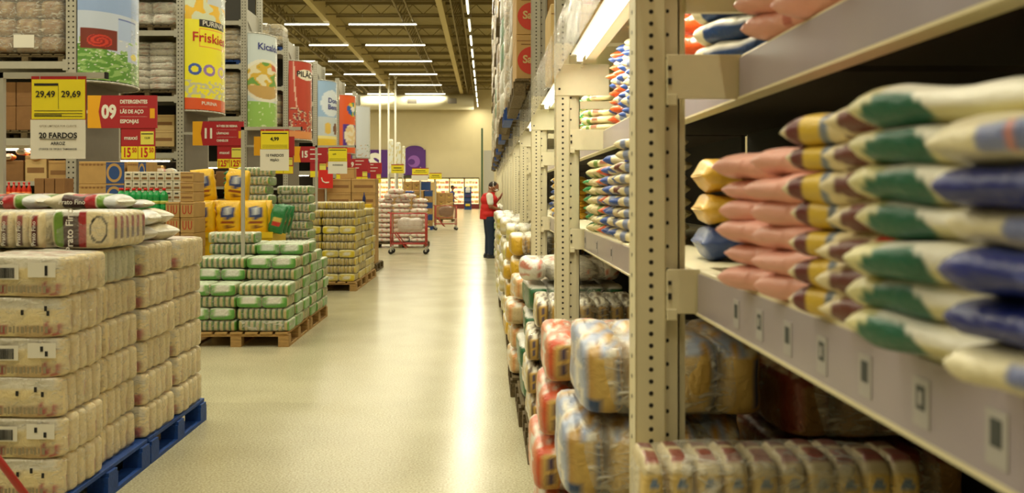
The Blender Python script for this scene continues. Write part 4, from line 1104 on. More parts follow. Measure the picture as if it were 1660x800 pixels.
# freezer wall
M_frz = mat('freezer_interior', (250, 214, 150), .6, emit=((255, 210, 140), 2.6))
frm = mat('freezer_frame', (110, 100, 70), .5)
x0f, x1f = wx(560, 91.5), wx(777, 91.5); n_ = 9
for i in range(n_):
    a_ = x0f+(x1f-x0f)*i/n_; b_ = x0f+(x1f-x0f)*(i+1)/n_; H = wh(288, 91.5)
    t = thing('freezer', 'lit upright freezer with orange goods on the far wall, %s' % ('number %d from the left' % (i+1)), 'freezer', (a_, 91.4, 0), 0, 'lit freezers along the far wall')
    w_ = b_-a_-.02
    link('cabinet', MB().box(0, w_, .3, 1.2, 0, H).box(0, w_, 0, .3, H-.12, H).box(0, .05, 0, .3, 0, H).box(w_-.05, w_, 0, .3, 0, H).mesh('cabinet', frm), t)
    link('kick_plate', MB().box(0, w_, -.02, .28, 0, .45).mesh('kick', mat('dark_red', (120, 40, 36), .5)), t)
    link('light_panel', MB().box(.06, w_-.06, .28, .295, .5, H-.14).mesh('panel', M_frz), t)
    for q in range(5):
        hh = .55+q*.48; mb = MB(); xx = .1
        rr = random.Random(i*9+q)
        while xx < w_-.2:
            ww = min(rr.uniform(.2, .5), w_-.08-xx); cc = rr.choice([K(236, 150, 100), K(240, 190, 110), K(226, 120, 100), K(244, 226, 180), K(236, 206, 110), K(240, 180, 160)]); mb.box(xx, xx+ww, .1, .26, hh, hh+rr.uniform(.2, .30), cc); xx += ww+.03
        link('frozen_goods', mb.mesh('goods', M_board), t)
        link('wire_shelf', MB().box(.05, w_-.05, .05, .28, hh-.06, hh-.005).mesh('shelf', mat('shelf_edge_glow', (250, 240, 210), .5, emit=((255, 236, 190), 1.6))), t)  # shelf brightness put in as emission; the shelf is no lamp
    link('glass_door', MB().box(.04, w_-.04, -.01, 0, .46, H-.12).mesh('glass', M_clear), t)
# blue display stand far
t = thing('display_stand', 'narrow blue display stand before the far freezers', 'display stand', (wx(758.5, 86), 86, 0))
link('stand_body', MB().box(-.33, .33, 0, .4, 0, 2.1).mesh('body', M_blueprint), t)
for q in range(4): link('stand_shelf', MB().box(-.3, .3, -.1, 0, .3+q*.42, .34+q*.42).mesh('shelf', M_black), t); link('shelf_goods', MB().box(-.22, .2, -.09, 0, .34+q*.42, .55+q*.42, [K(200, 200, 210), K(60, 40, 90), K(40, 60, 120), K(230, 200, 40)][3-q]).mesh('goods', M_board), t)
link('header_disc', MB().tube((0, -.03, 1.9), (0, 0, 1.9), .22, n=20).mesh('disc', M_white), t)
# column by the end of the racks
struct('wall_column', MB().box(wx(784, 62), wx(801, 62), 62, 63.5, 0, wh(244, 62)).mesh('column', mat('pale_column', (190, 186, 176), .7)))
o = link('green_pole', MB().box(-.06, .06, -.06, .06, 0, wh(208, 60)).mesh('pole', mat('dark_green', (60, 90, 60), .5)), None, (wx(781.5, 60), 60, 0)); tag(o, 'slim dark green post beside the pale column', 'post')

# ------------------------------------------------------------------ right rack run
XF = .36; BAY = 2.6; U = [2.24+BAY*i for i in range(-1, 13)]      # frame depths; U[1] is the near upright
def post_right():
    h_ = 7.6
    b = MB()
    b.box(0, .074, 0, .004, 0, h_); b.box(0, .004, 0, .095, 0, h_); b.box(.070, .074, 0, .03, 0, h_)
    b.box(.074, .112, .028, .032, 0, h_); b.box(.108, .112, .028, .06, 0, h_); b.box(.112, .132, .056, .06, 0, h_); b.box(.128, .132, .056, .095, 0, h_); b.box(0, .132, .091, .095, 0, h_)
    ho = MB(); 
    def dot(x, y, z, r=.0058):
        n = 8; ho.add([(x+math.cos(2*PI*i/n)*r, y-.001, z+math.sin(2*PI*i/n)*r) for i in range(n)], [tuple(range(n))])
    z = .1
    while z < h_-.05: dot(.038, 0, z); z += .0289
    z = .11
    while z < h_-.05: dot(.082, .028, z, .0052); z += .0577
    ho2 = MB()
    z = .1
    while z < h_-.05:
        n = 8; ho.add([(-.001, .05+math.cos(2*PI*i/n)*.006, z+math.sin(2*PI*i/n)*.006) for i in range(n)], [tuple(range(n))[::-1]]); z += .05
    def cut(lo, hi, nm, m):
        q = MB(); q.v = [(x, y, lo if z < 1 else hi) for (x, y, z) in b.v]; q.f = b.f; q.c = b.c; return q.mesh(nm, m)
    return cut(0, 2.24, 'post', M_cream), ho.mesh('punched_holes', M_hole), cut(2.241, h_, 'post_shaded_top', M_grey)  # upper post greyed to paint it unlit; same cream upright as below
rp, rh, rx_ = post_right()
RBR = MB().box(.132, 1.05, .04, .07, 0, .04).mesh('brace', M_cream)
for i, u in enumerate(U):
    nm = 'nearest to the camera in view' if i == 1 else ('behind the camera' if i == 0 else ORD[i-1]+' counted from the nearest one')
    t = thing('rack_upright', 'cream punched steel frame of the right rack, %s' % nm, 'rack upright', (XF, u, 0), 0, 'frames of the right rack')
    for dx in (0, 1.05):
        p_ = link('post', rp, t, (dx, 0, 0)); link('punched_holes', rh, p_); link('post_shaded_top', rx_, t, (dx, 0, 0))
    for q in range(5): link('cross_brace', RBR, t, (0, 0, .4+q*1.5))
    if i >= 1:
        link('cross_plate', bevel(MB().box(.0, .28, -.006, 0, 1.965, 2.13).mesh('plate', M_cream), .002, 1), t)
        link('plate_bolts', MB().tube((.02, -.009, 2.1), (.02, -.006, 2.1), .006, n=8).tube((.02, -.009, 2.0), (.02, -.006, 2.0), .006, n=8).mesh('bolts', M_hole), t)
    for (hz, wdt) in ((1.16, .155), (1.68, .255)):
        mb = MB().box(.075, wdt, -.004, .0, hz, hz+.108).box(.075, .10, -.008, 0, hz-.015, hz+.012)
        link('shelf_bracket', bevel(mb.mesh('bracket', M_cream), .0015, 1), t)
        link('bracket_slots', MB().box(.078, .086, -.0095, -.004, hz+.035, hz+.05).box(.078, .086, -.0095, -.004, hz+.07, hz+.08).mesh('slots', M_hole), t)
    # small hook plates
NB = len(U)-1
for i in range(NB):
    y0_, y1_ = U[i]+.0, U[i+1]-.0
    bn = 'bay nearest the camera' if i == 0 else '%s bay' % ORD[i]
    L = y1_-y0_
    for lv, (hz, X, lw) in enumerate(((1.16, .51, 'lower'), (1.68, .61, 'upper'))):
        t = thing('shelf_beam', 'cream shelf beam with lavender price channel, %s shelf, %s' % (lw, bn), 'shelf beam', (X, y0_, hz), 0, 'shelf beams of the right rack')
        link('beam', bevel(MB().box(.002, .05, .0, L-.012, 0, .106).mesh('beam', M_cream), .004, 2), t)
        link('price_channel', MB().box(-.002, .002, .0, L-.012, .004, .098).mesh('channel', M_lav), t)
        link('channel_lip', MB().box(-.006, .002, .0, L-.012, -.002, .004).mesh('lip', M_cream), t)
        if i < 3 and lv == 0:
            yl = [.62+.16*q for q in range(11)] if i == 0 else [.5+.5*q for q in range(5)]
            rr = random.Random(i+5)
            for q, yy in enumerate(yl):
                lb_ = link('price_ticket', MB().box(-.0035, -.002, yy, yy+.04, .018, .075).mesh('ticket', mat('ticket_grey', (176, 172, 172), .5)), t)
                link('ticket_print', MB().box(-.0045, -.0035, yy+.010, yy+.03, .038, .066).mesh('print', mat('ticket_ink', (70, 74, 74), .7)), lb_)
                if q % 2: link('ticket_window', MB().box(-.005, -.0045, yy+.015, yy+.024, .044, .060).mesh('print', MATS['ticket_grey']), lb_)
        o = link('shelf_deck', MB().box(X+.052, X+.78, y0_+.1, y1_-.01, hz+.08, hz+.104).mesh('deck', M_cream if lv == 0 and i > 0 else mat('shaded_deck_board', (58, 48, 36), .8))); tag(o, 'cream shelf deck, %s shelf, %s of the right rack' % (lw, bn), 'shelf', 'shelf decks of the right rack')  # dark wood decks, deepened to paint the unlit undersides
    # canopy + beam at storage level
    o = link('canopy_panel', MB().box(.50, 1.40, y0_+.10, y1_-.01, 2.24, 2.26).mesh('canopy', M_cream if i > 0 else MATS['shaded_deck_board'])); tag(o, 'cream panel roofing the %s of the right rack' % bn, 'panel', 'canopy panels of the right rack')  # nearest bay's panel is unseen, added for shading and coloured dark
    t = thing('storage_beam', 'storage level beam over the %s of the right rack' % bn, 'rack beam', (.5, y0_+.1, 2.13), 0, 'storage beams of the right rack')
    link('beam', MB().box(0, .05, 0, L-.11, 0, .11).mesh('beam', M_cream), t)
    for s_ in (0, L-.11): link('end_connector', MB().box(-.01, .0, s_-.0, s_+.03 if s_ == 0 else s_, -.02, .12).mesh('c', M_cream) if s_ == 0 else MB().box(-.01, 0, s_-.03, s_, -.02, .12).mesh('c', M_cream), t)
    o = link('shade_back_panel', MB().box(1.36, 1.38, y0_+.1, y1_-.01, 0, 2.23).mesh('panel', mat('interior_shade', (36, 33, 28), .8))); tag(o, 'upright back panel darkened as shade in the %s of the right rack' % bn, 'panel', 'back panels of the right rack')  # near-black colour paints the unlit depth of the rack
    if i >= 1:
        t = thing('shelf_light', 'lit tube light under the canopy of the %s of the right rack' % bn, 'light', (.50, (y0_+y1_)/2, 2.17), 0, 'tube lights under the right rack canopy')
        h = 1.15
        link('tube', MB().tube((-.03, -h, -.03), (-.03, h, -.03), .014).mesh('tube', mat('shelf_tube', (255, 255, 255), .5, emit=((255, 250, 232), 9)), True), t)
        link('batten', MB().add([(-.075, -h-.04, -.015), (-.01, -h-.04, -.015), (-.01, h+.04, -.015), (-.075, h+.04, -.015), (-.06, -h-.04, .01), (0, -h-.04, .01), (0, h+.04, .01), (-.06, h+.04, .01)], [(0, 3, 2, 1), (4, 5, 6, 7), (0, 1, 5, 4), (1, 2, 6, 5), (2, 3, 7, 6), (3, 0, 4, 7)]).mesh('batten', M_white), t)
        for s_ in (-1, 1): link('lamp_holder', MB().box(-.045, -.015, s_*(h+.0)-.02, s_*(h+.0)+.02, -.05, -.01).mesh('holder', M_white), t)
        area(t, (-.03, 0, -.055), .04, 2.2, P_SHELF if i < 6 else P_SHELF*.8, (0, -.45, 0), (1, .94, .72))
    # clear plastic guard strip
    o = link('clear_guard', lump((.004, L-.02, .26), 20, (2, 24, 6), None, .006, i, 5).mesh('guard', film('guard_film', .2, .1, bscale=5), True), None, (.345, (y0_+y1_)/2+.0, 2.165)); tag(o, 'clear plastic strip across the storage level of the %s' % bn, 'plastic guard', 'clear strips on the right rack')

# ---- small bags on the shelves
def sku(kind):
    def f(u, y, z):
        tip = abs(u) > .9
        if kind == 'pink':
            c = K(238, 174, 158)
            if abs(u+.45) < .06 and y > .2 and abs(z) < .45: c = K(90, 84, 90)
            if abs(u-.15) < .1 and y < -.2 and abs(z) < .5: c = K(196, 110, 100)
            if tip: c = K(222, 140, 120)
            return c
        if kind == 'beans':
            if tip: return K(232, 216, 176)
            if -.86 < u < -.66: return K(110, 44, 44)
            if -.66 <= u < -.42: return K(226, 190, 70)
            if -.42 <= u < -.32: return K(130, 140, 160)
            if -.12 < u < .28 and abs(z) < .8: return K(104, 56, 48)
            if .28 <= u < .5: return K(196, 44, 40)
            if .5 <= u < .66: return K(126, 160, 60)
            return K(232, 216, 176)
        if kind == 'beans2':
            if tip: return K(226, 210, 160)
            if math.hypot((u+.5)/.28, z/.75) < 1: return K(112, 60, 50)
            if -.3 < u < -.08 and abs(z) < .85: return K(196, 46, 40)
            if -.08 <= u < .15: return K(140, 168, 76)
            return K(230, 214, 172)
        if kind == 'green':
            if tip: return K(222, 214, 170)
            if math.hypot((u+.42)/.34, (z+.35)/.85) < 1: return K(20, 96, 72)
            if u > -.6 and z > .0: return K(238, 234, 220)
            return K(214, 206, 150)
        if kind == 'blue':
            if u > .72: return K(236, 224, 176)
            if abs(u+.1) < .035 and abs(z) < .4 and y < .3: return K(200, 80, 70)
            if abs(u+.1) < .22 and abs(z) < .3 and y < .3: return K(84, 96, 170)
            if z > .75: return K(70, 86, 160)
            return K(24, 40, 128)
        if kind == 'bluewhite':
            if -.45 < u < .05 and abs(z) < .4 and y < .2: return K(120, 130, 180) if abs(u+.2) > .04 else K(210, 130, 110)
            if .12 < u < .3 or .42 < u < .56: return K(30, 56, 140)
            return K(236, 226, 190)
        if kind == 'orange':
            if abs(u) > .75: return K(232, 120, 60)
            if z > .3 and abs(u) < .5: return K(230, 214, 210)
            return K(230, 92, 36)
        if kind == 'white_blue':
            if u < -.6: return K(236, 228, 200)
            if z > .25: return K(236, 232, 220)
            return K(26, 66, 130)
        if kind == 'cream':
            if -.7 < u < -.45: return K(130, 140, 170)
            if -.2 < u < .2 and abs(z) < .6: return K(130, 150, 80)
            return K(226, 212, 168)
        if kind == 'creamblue':
            if u < -.55: return K(56, 86, 160)
            if -.3 < u < .0: return K(232, 216, 170)
            if 0 <= u < .3: return K(40, 70, 150)
            return K(228, 214, 174)
        if kind == 'creamgreen':
            if -.6 < u < -.35: return K(120, 150, 70)
            if -.3 < u < .1 and z > 0: return K(150, 80, 50)
            return K(226, 212, 160)
        if kind == 'gold':
            if math.hypot(u/.35, z/.7) < 1 and y < 0: return K(40, 70, 130)
            return K(226, 178, 60)
        if kind == 'bluegold': return K(50, 76, 140) if u < -.2 else K(232, 170, 50)
        if kind == 'bigreen':
            if abs(u) > .75: return K(60, 150, 80)
            return K(26, 130, 60) if nz(u*3, y, z) < .2 else K(230, 214, 140)
        return K(220, 200, 150)
    return f
SK = {}
def skm_(kind, v=0, L=.27, W=.128, T=.047):
    key = (kind, v, L, W, T)
    if key not in SK:
        SK[key] = pillow(L, W, T, sku(kind), 40, 20, .007, v*5+len(kind), tp=16 if kind in ('green', 'blue', 'bluewhite', 'white_blue', 'gold', 'bluegold') else 8)
    return SK[key]
KIND_D = {'pink': 'pink', 'beans': 'cream, yellow and brown', 'beans2': 'cream and brown', 'green': 'dark green and white', 'blue': 'deep blue', 'bluewhite': 'cream with blue print', 'orange': 'orange', 'white_blue': 'blue and white', 'cream': 'grey-banded cream', 'creamblue': 'cream and blue', 'creamgreen': 'cream and green', 'gold': 'golden blue-oval', 'bigreen': 'bright green'}
def bag_column(kinds, X, Y, Z, n_, where, th=50, pitch=.042, group='', L=.27, W=.128, T=.047, jx=.012):
    a = math.radians(th)
    for j in range(n_):
        kd = kinds[j % len(kinds)]
        o = link('packet_bag', skm_(kd, j % 3, L, W, T)); cx = X+L/2*math.cos(a)+R.uniform(-jx, jx); cy = Y-L/2*math.sin(a)+R.uniform(-jx, jx)*.5
        o.location = (cx, cy, Z+j*pitch); o.rotation_euler = (R.uniform(-.03, .03), R.uniform(-.03, .03), -a+R.uniform(-.07, .07))
        tag(o, '%s bag, %s, %s' % (KIND_D[kd], lay(j, n_), where), 'bag', group)
Zl = 1.266; Zu = 1.786
near = [(['pink'], 1.85, 6, 56, .26, .13), (['pink'], 1.66, 6, 56, .26, .12), (['beans'], 1.45, 7, 55, .26, .12), (['beans2'], 1.30, 7, 58, .26, .12), (['green'], 1.145, 7, 70, .30, .16), (['bluewhite', 'blue', 'blue', 'bluewhite', 'blue', 'bluewhite'], .92, 6, 72, .30, .17), (['blue', 'bluewhite'], .69, 6, 72, .30, .17)]
for i, (kd, Y, n_, th, L_, W_) in enumerate(near):
    bag_column(kd, .50, Y, Zl, n_, '%s pile, front row, near lower shelf' % ORD[i], th, .0425, 'bags on the near lower shelf', L_, W_, .05)
    bag_column(['beans2'] if kd == ['green'] else kd, .70, Y-.02, Zl, n_, '%s pile, back row, near lower shelf' % ORD[i], th, .0425, 'bags in the back of the near lower shelf', L_, W_, .05)
# two big golden bags + blue orange one at the far end of bay 1
for i, zz in enumerate((1.268, 1.362, 1.456)):
    o = link('packet_bag', skm_('bluegold' if i == 0 else 'gold', i, .36, .26, .092), None, (.775, 2.62, zz), (0, 0, -.08)); tag(o, ['large blue and orange bag, lowest of three seen past the near upright', 'large golden bag with blue oval, middle of three past the near upright', 'large golden bag with blue oval, topmost of three past the near upright'][i], 'bag', 'large bags beside the near upright')
up1 = [(['pink'], 2.10, 4), (['pink'], 1.86, 4), (['pink'], 1.62, 4), (['pink'], 1.38, 4)]
for i, (kd, Y, n_) in enumerate(up1):
    bag_column(kd, .625, Y, Zu, n_, '%s pile along the near upper shelf' % ORD[i], 66, .056, 'bags on the near upper shelf', .30, .17, .064)
K2 = [['bigreen'], ['creamgreen'], ['creamgreen', 'cream'], ['orange', 'creamgreen', 'orange'], ['creamblue'], ['creamblue', 'cream'], ['beans2', 'creamblue'], ['cream'], ['creamgreen', 'cream'], ['cream', 'creamblue'], ['bigreen', 'cream'], ['cream']]
for i in range(8):
    bag_column(K2[i], .535, 4.72-.165*i, Zl, 7+(i % 3 == 1)+(1 if i > 6 else 0), '%s pile from the far end, second-bay lower shelf' % ORD[i], 50, .044, 'bags on the second bay lower shelf')
K3 = [['orange', 'creamblue', 'orange'], ['cream', 'orange'], ['creamblue'], ['creamblue', 'cream'], ['cream', 'creamblue'], ['orange', 'cream']]
up2 = [(['white_blue'], 2.54, 4), (['orange'], 2.80, 4), (['orange'], 3.04, 4)]
for i, (kd, Y, n_) in enumerate(up2):
    bag_column(kd, .62, Y, Zu, n_, '%s pile past the near upright, upper shelf' % ORD[i], 62, .062, 'bags past the near upright on the upper shelf', .30, .17, .07)
for i in range(6):
    bag_column(K3[i], .63, 4.55-.165*i, Zu, 8 if i < 4 else 9, '%s pile from the far end, second-bay upper shelf' % ORD[i], 50, .042, 'bags on the second bay upper shelf')
for i in range(5):
    bag_column([['bigreen'], ['bigreen'], ['creamgreen'], ['cream'], ['orange', 'cream']][(i+3) % 5] if i > 1 else [['bigreen'], ['creamgreen']][i], .63, 7.3-.45*i if i < 2 else 6.1-.17*(i-2), Zu, 6, '%s pile on the third bay upper shelf' % ORD[i], 50, .046, 'bags on the third bay upper shelf')
for i in range(3):
    bag_column([['cream', 'creamblue', 'creamblue'], ['creamblue', 'cream'], ['gold']][i], .535, 7.3-.165*i, Zl, 7, '%s pile on the third bay lower shelf' % ORD[i], 50, .044, 'bags on the third bay lower shelf')

# ---- floor bales under the shelves on the right
GOLD = K(206, 168, 88)
M_bwrap = film('bale_wrap', .2, .14, bscale=12)
def rcol(main, strip, oval=None, top=None, side=None, ink=None):
    def f(x, y, z, i, r):
        n1 = nz(x*2+i*1.3, y*3+z, z*2)
        if x < -.7 and i == 0 and side: return side if n1 > -.1 else K(226, 220, 206)
        if z > .62: return (top if n1 > .05 else (K(222, 214, 196) if n1 > -.15 else strip)) if top else K(220, 212, 190)
        if y < -.5:
            if oval and math.hypot((x-.75)/.3, (z-.05)/.8) < 1 and x < .8: return oval
            if oval and i == 0 and math.hypot((x+.45)/.4, (z+.72)/.22) < 1: return oval
            if abs(x) > .62 and i % 2 == 0: return strip
            if ink and abs(x-.1) < .12 and -.5 < z < .45 and int(z*14) % 2: return ink
        return main
    return f
def rbale(px_l, y, top_h, w_, d_, h_, n_, nbags, colf, what, xl, group, wrap=M_bwrap, kk=5, dxs=None, base='wood', mer=False):
    pr = bale_proto((w_, d_, h_-.018), nbags, 'x', colf, wrap, kk=kk, res=(6, 8, 14) if not mer else 6, amp=.016, seed=int(y*7), merged=mer, wkk=5, kz=5, gapf=1.05)
    bot = top_h-n_*h_
    for j in range(n_):
        dx = (dxs[j] if dxs else R.uniform(-.02, .02))
        place(pr, 'wrapped_bale', '%s, %s' % (what, lay(j, n_)), 'bale', (xl+w_/2+dx, y+d_/2, bot+j*h_+.004), R.uniform(-.05, .05), group)
    return bot
# front bale
def front_c(x, y, z, i, r):
    if z > .62: return K(150, 84, 72) if abs(x) < .62 and -.75 < y < -.1 else (K(120, 70, 64) if abs(x) < .6 and .1 < y < .8 else K(216, 200, 160))
    if y < -.5:
        if math.hypot((x-.2)/.55, (z+.35)/.5) < 1: return K(40, 66, 110)
        if math.hypot(x/.45, (z-.4)/.12) < 1: return K(110, 130, 160)
        return K(214, 184, 110)
    if x < -.7 and i == 0: return K(226, 214, 180)
    return K(214, 184, 110)
FB = bale_proto((.60, .21, .183), 10, 'x', front_c, M_bwrap, kk=5, kz=4, res=(12, 10, 16), amp=.012, seed=3, wkk=5)
for j in range(4):
    place(FB, 'wrapped_bale', 'long wrapped bale of golden bags with blue ovals nearest the camera, %s' % lay(j, 4), 'bale', (.325+.31, 2.095, .142+j*.184), .015*(-1)**j, 'long bales nearest the camera')
simple_pallet(.33, .62, 1.9, .3, M_oldwood, 'pallet under the long bales nearest the camera')
simple_pallet(.24, 1.0, 2.45, .75, M_oldwood, 'pallet under the blue and gold bales')
rbale(0, 2.5, 1.06, .5, .58, .23, 4, 4, rcol(K(206, 172, 96), K(190, 150, 80), K(26, 66, 124), K(150, 164, 196), K(160, 172, 200)), 'gold and blue wrapped bale beside the near upright', .245, 'gold and blue bales by the near upright', dxs=[-.02, .03, -.03, .02])
rbale(0, 2.5, .98, .5, .58, .21, 4, 4, rcol(K(150, 112, 60), K(130, 60, 40), None, K(140, 60, 50)), 'dark gold bale behind the gold and blue ones', .80, 'dark gold bales under the near shelf')
simple_pallet(.2, 1.0, 3.3, .75, M_oldwood, 'pallet under the orange and gold bales')
rbale(0, 3.38, .94, .5, .6, .2, 4, 4, rcol(K(206, 168, 92), K(214, 84, 44), None, K(222, 110, 66), K(222, 140, 100), K(60, 50, 90)), 'orange and gold wrapped bale between the first two uprights', .205, 'orange and gold bales', dxs=[.0, -.03, .0, .02])
simple_pallet(.22, 1.0, 4.95, .75, M_oldwood, 'pallet under the gold bales with blue labels')
rbale(0, 5.0, .885, .56, .6, .18, 4, 7, rcol(K(200, 162, 84), K(92, 70, 50), None, K(224, 218, 196), K(214, 190, 130), K(60, 60, 110)), 'gold striped wrapped bale beyond the second upright', .235, 'gold striped bales', dxs=[.0, -.02, -.01, .04])
simple_pallet(.2, 1.0, 5.75, .75, M_oldwood, 'pallet under the green wrapped bales')
def gwc(x, y, z, i, r):
    if z > .75: return K(226, 224, 214)
    if y < -.5:
        if abs(x) < .45 and abs(z) < .5: return K(196, 170, 110) if i % 2 else K(170, 60, 50)
    return K(24, 100, 56)
rbale(0, 5.78, .89, .6, .6, .185, 4, 5, gwc, 'green wrapped bale beyond the second upright', .225, 'green wrapped bales', dxs=[.0, -.02, .02, .03])
wtop = bale_proto((.62, .6, .15), 4, 'x', lambda x, y, z, i, r: K(232, 226, 214) if nz(x*2+i, z*2, y) < .32 else K(214, 130, 110), M_wrap2, kk=3, res=8, amp=.02, seed=2, wkk=3.5)
place(wtop, 'wrapped_bale', 'white cloudy wrapped bale lying on the green bales', 'bale', (.53, 6.08, .893), .04, 'white topped bales')
simple_pallet(.17, 1.0, 6.6, .8, M_oldwood, 'pallet under the cream and orange bales')
rbale(0, 6.65, .86, .6, .6, .18, 4, 4, rcol(K(220, 196, 150), K(214, 150, 90), None, K(230, 224, 208), K(224, 190, 140)), 'cream and orange wrapped bale before the third upright', .165, 'cream and orange bales', dxs=[.0, .02, -.02, .03])
def ykc(x, y, z, i, r):
    if z > .7: return K(226, 220, 200)
    if abs(x) > .6 or i % 3 == 0: return K(214, 170, 40)
    return K(50, 44, 48)
def mkc(a, b):
    return lambda x, y, z, i, r: (K(228, 222, 206) if z > .6 else (a if (i+int((z+1)*2)) % 2 else b))
far = [(7.6, 1.13, ykc, 'dark and yellow', .2), (8.42, 1.0, ykc, 'yellow and black', .17), (9.24, 1.16, mkc(K(224, 214, 170), K(214, 200, 110)), 'pale yellow', .19), (10.2, 1.2, mkc(K(220, 212, 190), K(206, 190, 140)), 'cream', .16),
       (11.02, 1.08, mkc(K(226, 220, 206), K(190, 190, 200)), 'silvery white', .17), (11.84, 1.2, mkc(K(226, 214, 160), K(206, 190, 80)), 'yellow and cream', .14), (12.8, 1.15, mkc(K(226, 220, 206), K(216, 190, 150)), 'beige', .15),
       (13.62, 1.2, mkc(K(220, 214, 190), K(196, 180, 130)), 'straw coloured', .15), (14.44, 1.2, mkc(K(220, 214, 190), K(196, 180, 150)), 'ivory', .15), (15.4, 1.15, mkc(K(226, 220, 206), K(206, 170, 110)), 'white and tan', .16), (16.4, 1.1, mkc(K(226, 214, 190), K(110, 160, 90)), 'white and green', .17), (18.0, 1.1, mkc(K(226, 214, 190), K(190, 190, 170)), 'white and silver', .17), (19.0, 1.1, mkc(K(226, 214, 190), K(160, 190, 120)), 'pale green', .17), (22.1, 1.2, mkc(K(226, 220, 206), K(110, 160, 90)), 'far white and green', .2), (24.5, 1.2, mkc(K(226, 220, 206), K(196, 180, 130)), 'farthest white', .2)]
for (y, th, cf, nm, xl) in far:
    n_ = 5; h_ = (th-.141)/n_
    simple_pallet(xl+.02, .95, y, .78, M_oldwood, 'pallet under the %s wrapped bales along the right rack' % nm)
    rbale(0, y+.04, th, .62, .66, h_, n_, 5, cf, '%s wrapped bale stacked along the right rack' % nm, xl, nm+' bales along the right rack', mer=True, kk=3.5)

# ---- storage level loads on the right
def sa_carton(w_, d_, h_):
    P = carton_proto(w_, d_, h_, M_card)[:3]
    n = 24; mb = MB(); mb.add([(-.10+math.cos(2*PI*i/n)*.12, -.002, h_*.42+math.sin(2*PI*i/n)*.115) for i in range(n)], [tuple(range(n))])
    P = list(P); P.append(PT('red_emblem', mb.mesh('emblem', mat('emblem_red', (196, 60, 44), .7)))); P.append(PT('lettering', text_mesh('Sadia', .09, M_card3, .03), (-.085, -.004, h_*.44), UP))
    P.append(PT('small_print', MB().box(-.19, .02, -.002, 0, h_*.78, h_*.80).mesh('print', M_card2)))
    return P
simple_pallet(.22, 1.0, 7.62, 1.15, M_oldwood, 'dark wooden pallet on the storage level below the red emblem cartons', 2.262)
SC = sa_carton(.46, .36, .365)
for lv in range(5):
    for dy in range(3):
        for xi in range(2):
            place(SC, 'carton', 'brown carton with red oval emblem, %s, %s row, %s side' % (lay(lv, 5), ORD[dy], ('aisle', 'inner')[xi]), 'box', (.23+.245+xi*.47, 7.66+dy*.37, 2.404+lv*.3665), 0, 'cartons with a red oval emblem')
# single box in bay 2
carton_stack(.44, 1.0, 6.45, .6, 2.262, 2.78, 1, 1, M_card3, None, 'plain tan one on the storage level before the third upright')
rl = [(mat('w', (220, 214, 200)), 0)]
sto = []
for i in range(4, NB):
    for h2 in range(2):
        y = U[i]+.12+h2*1.24
        if i == 2: continue
        sto.append((i, y))
sto.insert(0, (2.5, 8.82))
cfs = [gcol, lambda a, b, c, i, j: K(176, 146, 92) if j % 2 else K(150, 116, 66), wcol, lambda a, b, c, i, j: K(190, 160, 104), lambda a, b, c, i, j: K(60, 130, 80) if j in (2, 3) else K(216, 214, 200), tcol]
for q, (i, y) in enumerate(sto):
    xl = .22-.03*(q % 3)+(.0)
    pmt = M_bluew if q % 3 == 1 else M_oldwood
    for lv, (zb, zt) in enumerate(((2.262, 4.0), (4.25, 5.9), (6.15, 7.5))):
        nm = '%s load from the near end' % (ORD[q] if q < 24 else 'number %d' % (q+1))
        lvn = ('lowest', 'middle', 'top')[lv]
        simple_pallet(xl, 1.0, y, 1.15, pmt if lv == 0 else M_oldwood, 'pallet on the %s storage level under the %s' % (lvn, nm), zb)
        wrapped_load('pallet_load', '%s on the %s storage level of the right rack' % (nm, lvn), xl+.02, xl+.98, y+.03, y+1.12, zb+.160, zt, cfs[(q*5+lv*2) % 6], M_wrap2 if (q+lv) % 2 else M_wrap, 'pallet loads on the right storage levels', 2, 5, seed=q+lv*7)
for i in range(2, NB):
    for zb in (4.14, 6.04):
        t = thing('storage_beam', 'upper storage beam at height %s in the %s bay of the right rack' % ('four metres' if zb < 5 else 'six metres', ORD[i]), 'rack beam', (.5, U[i]+.1, zb), 0, 'upper storage beams of the right rack')
        link('beam', MB().box(0, .05, 0, BAY-.11, 0, .108).box(.75, .8, 0, BAY-.11, 0, .108).mesh('beam', M_grey), t)

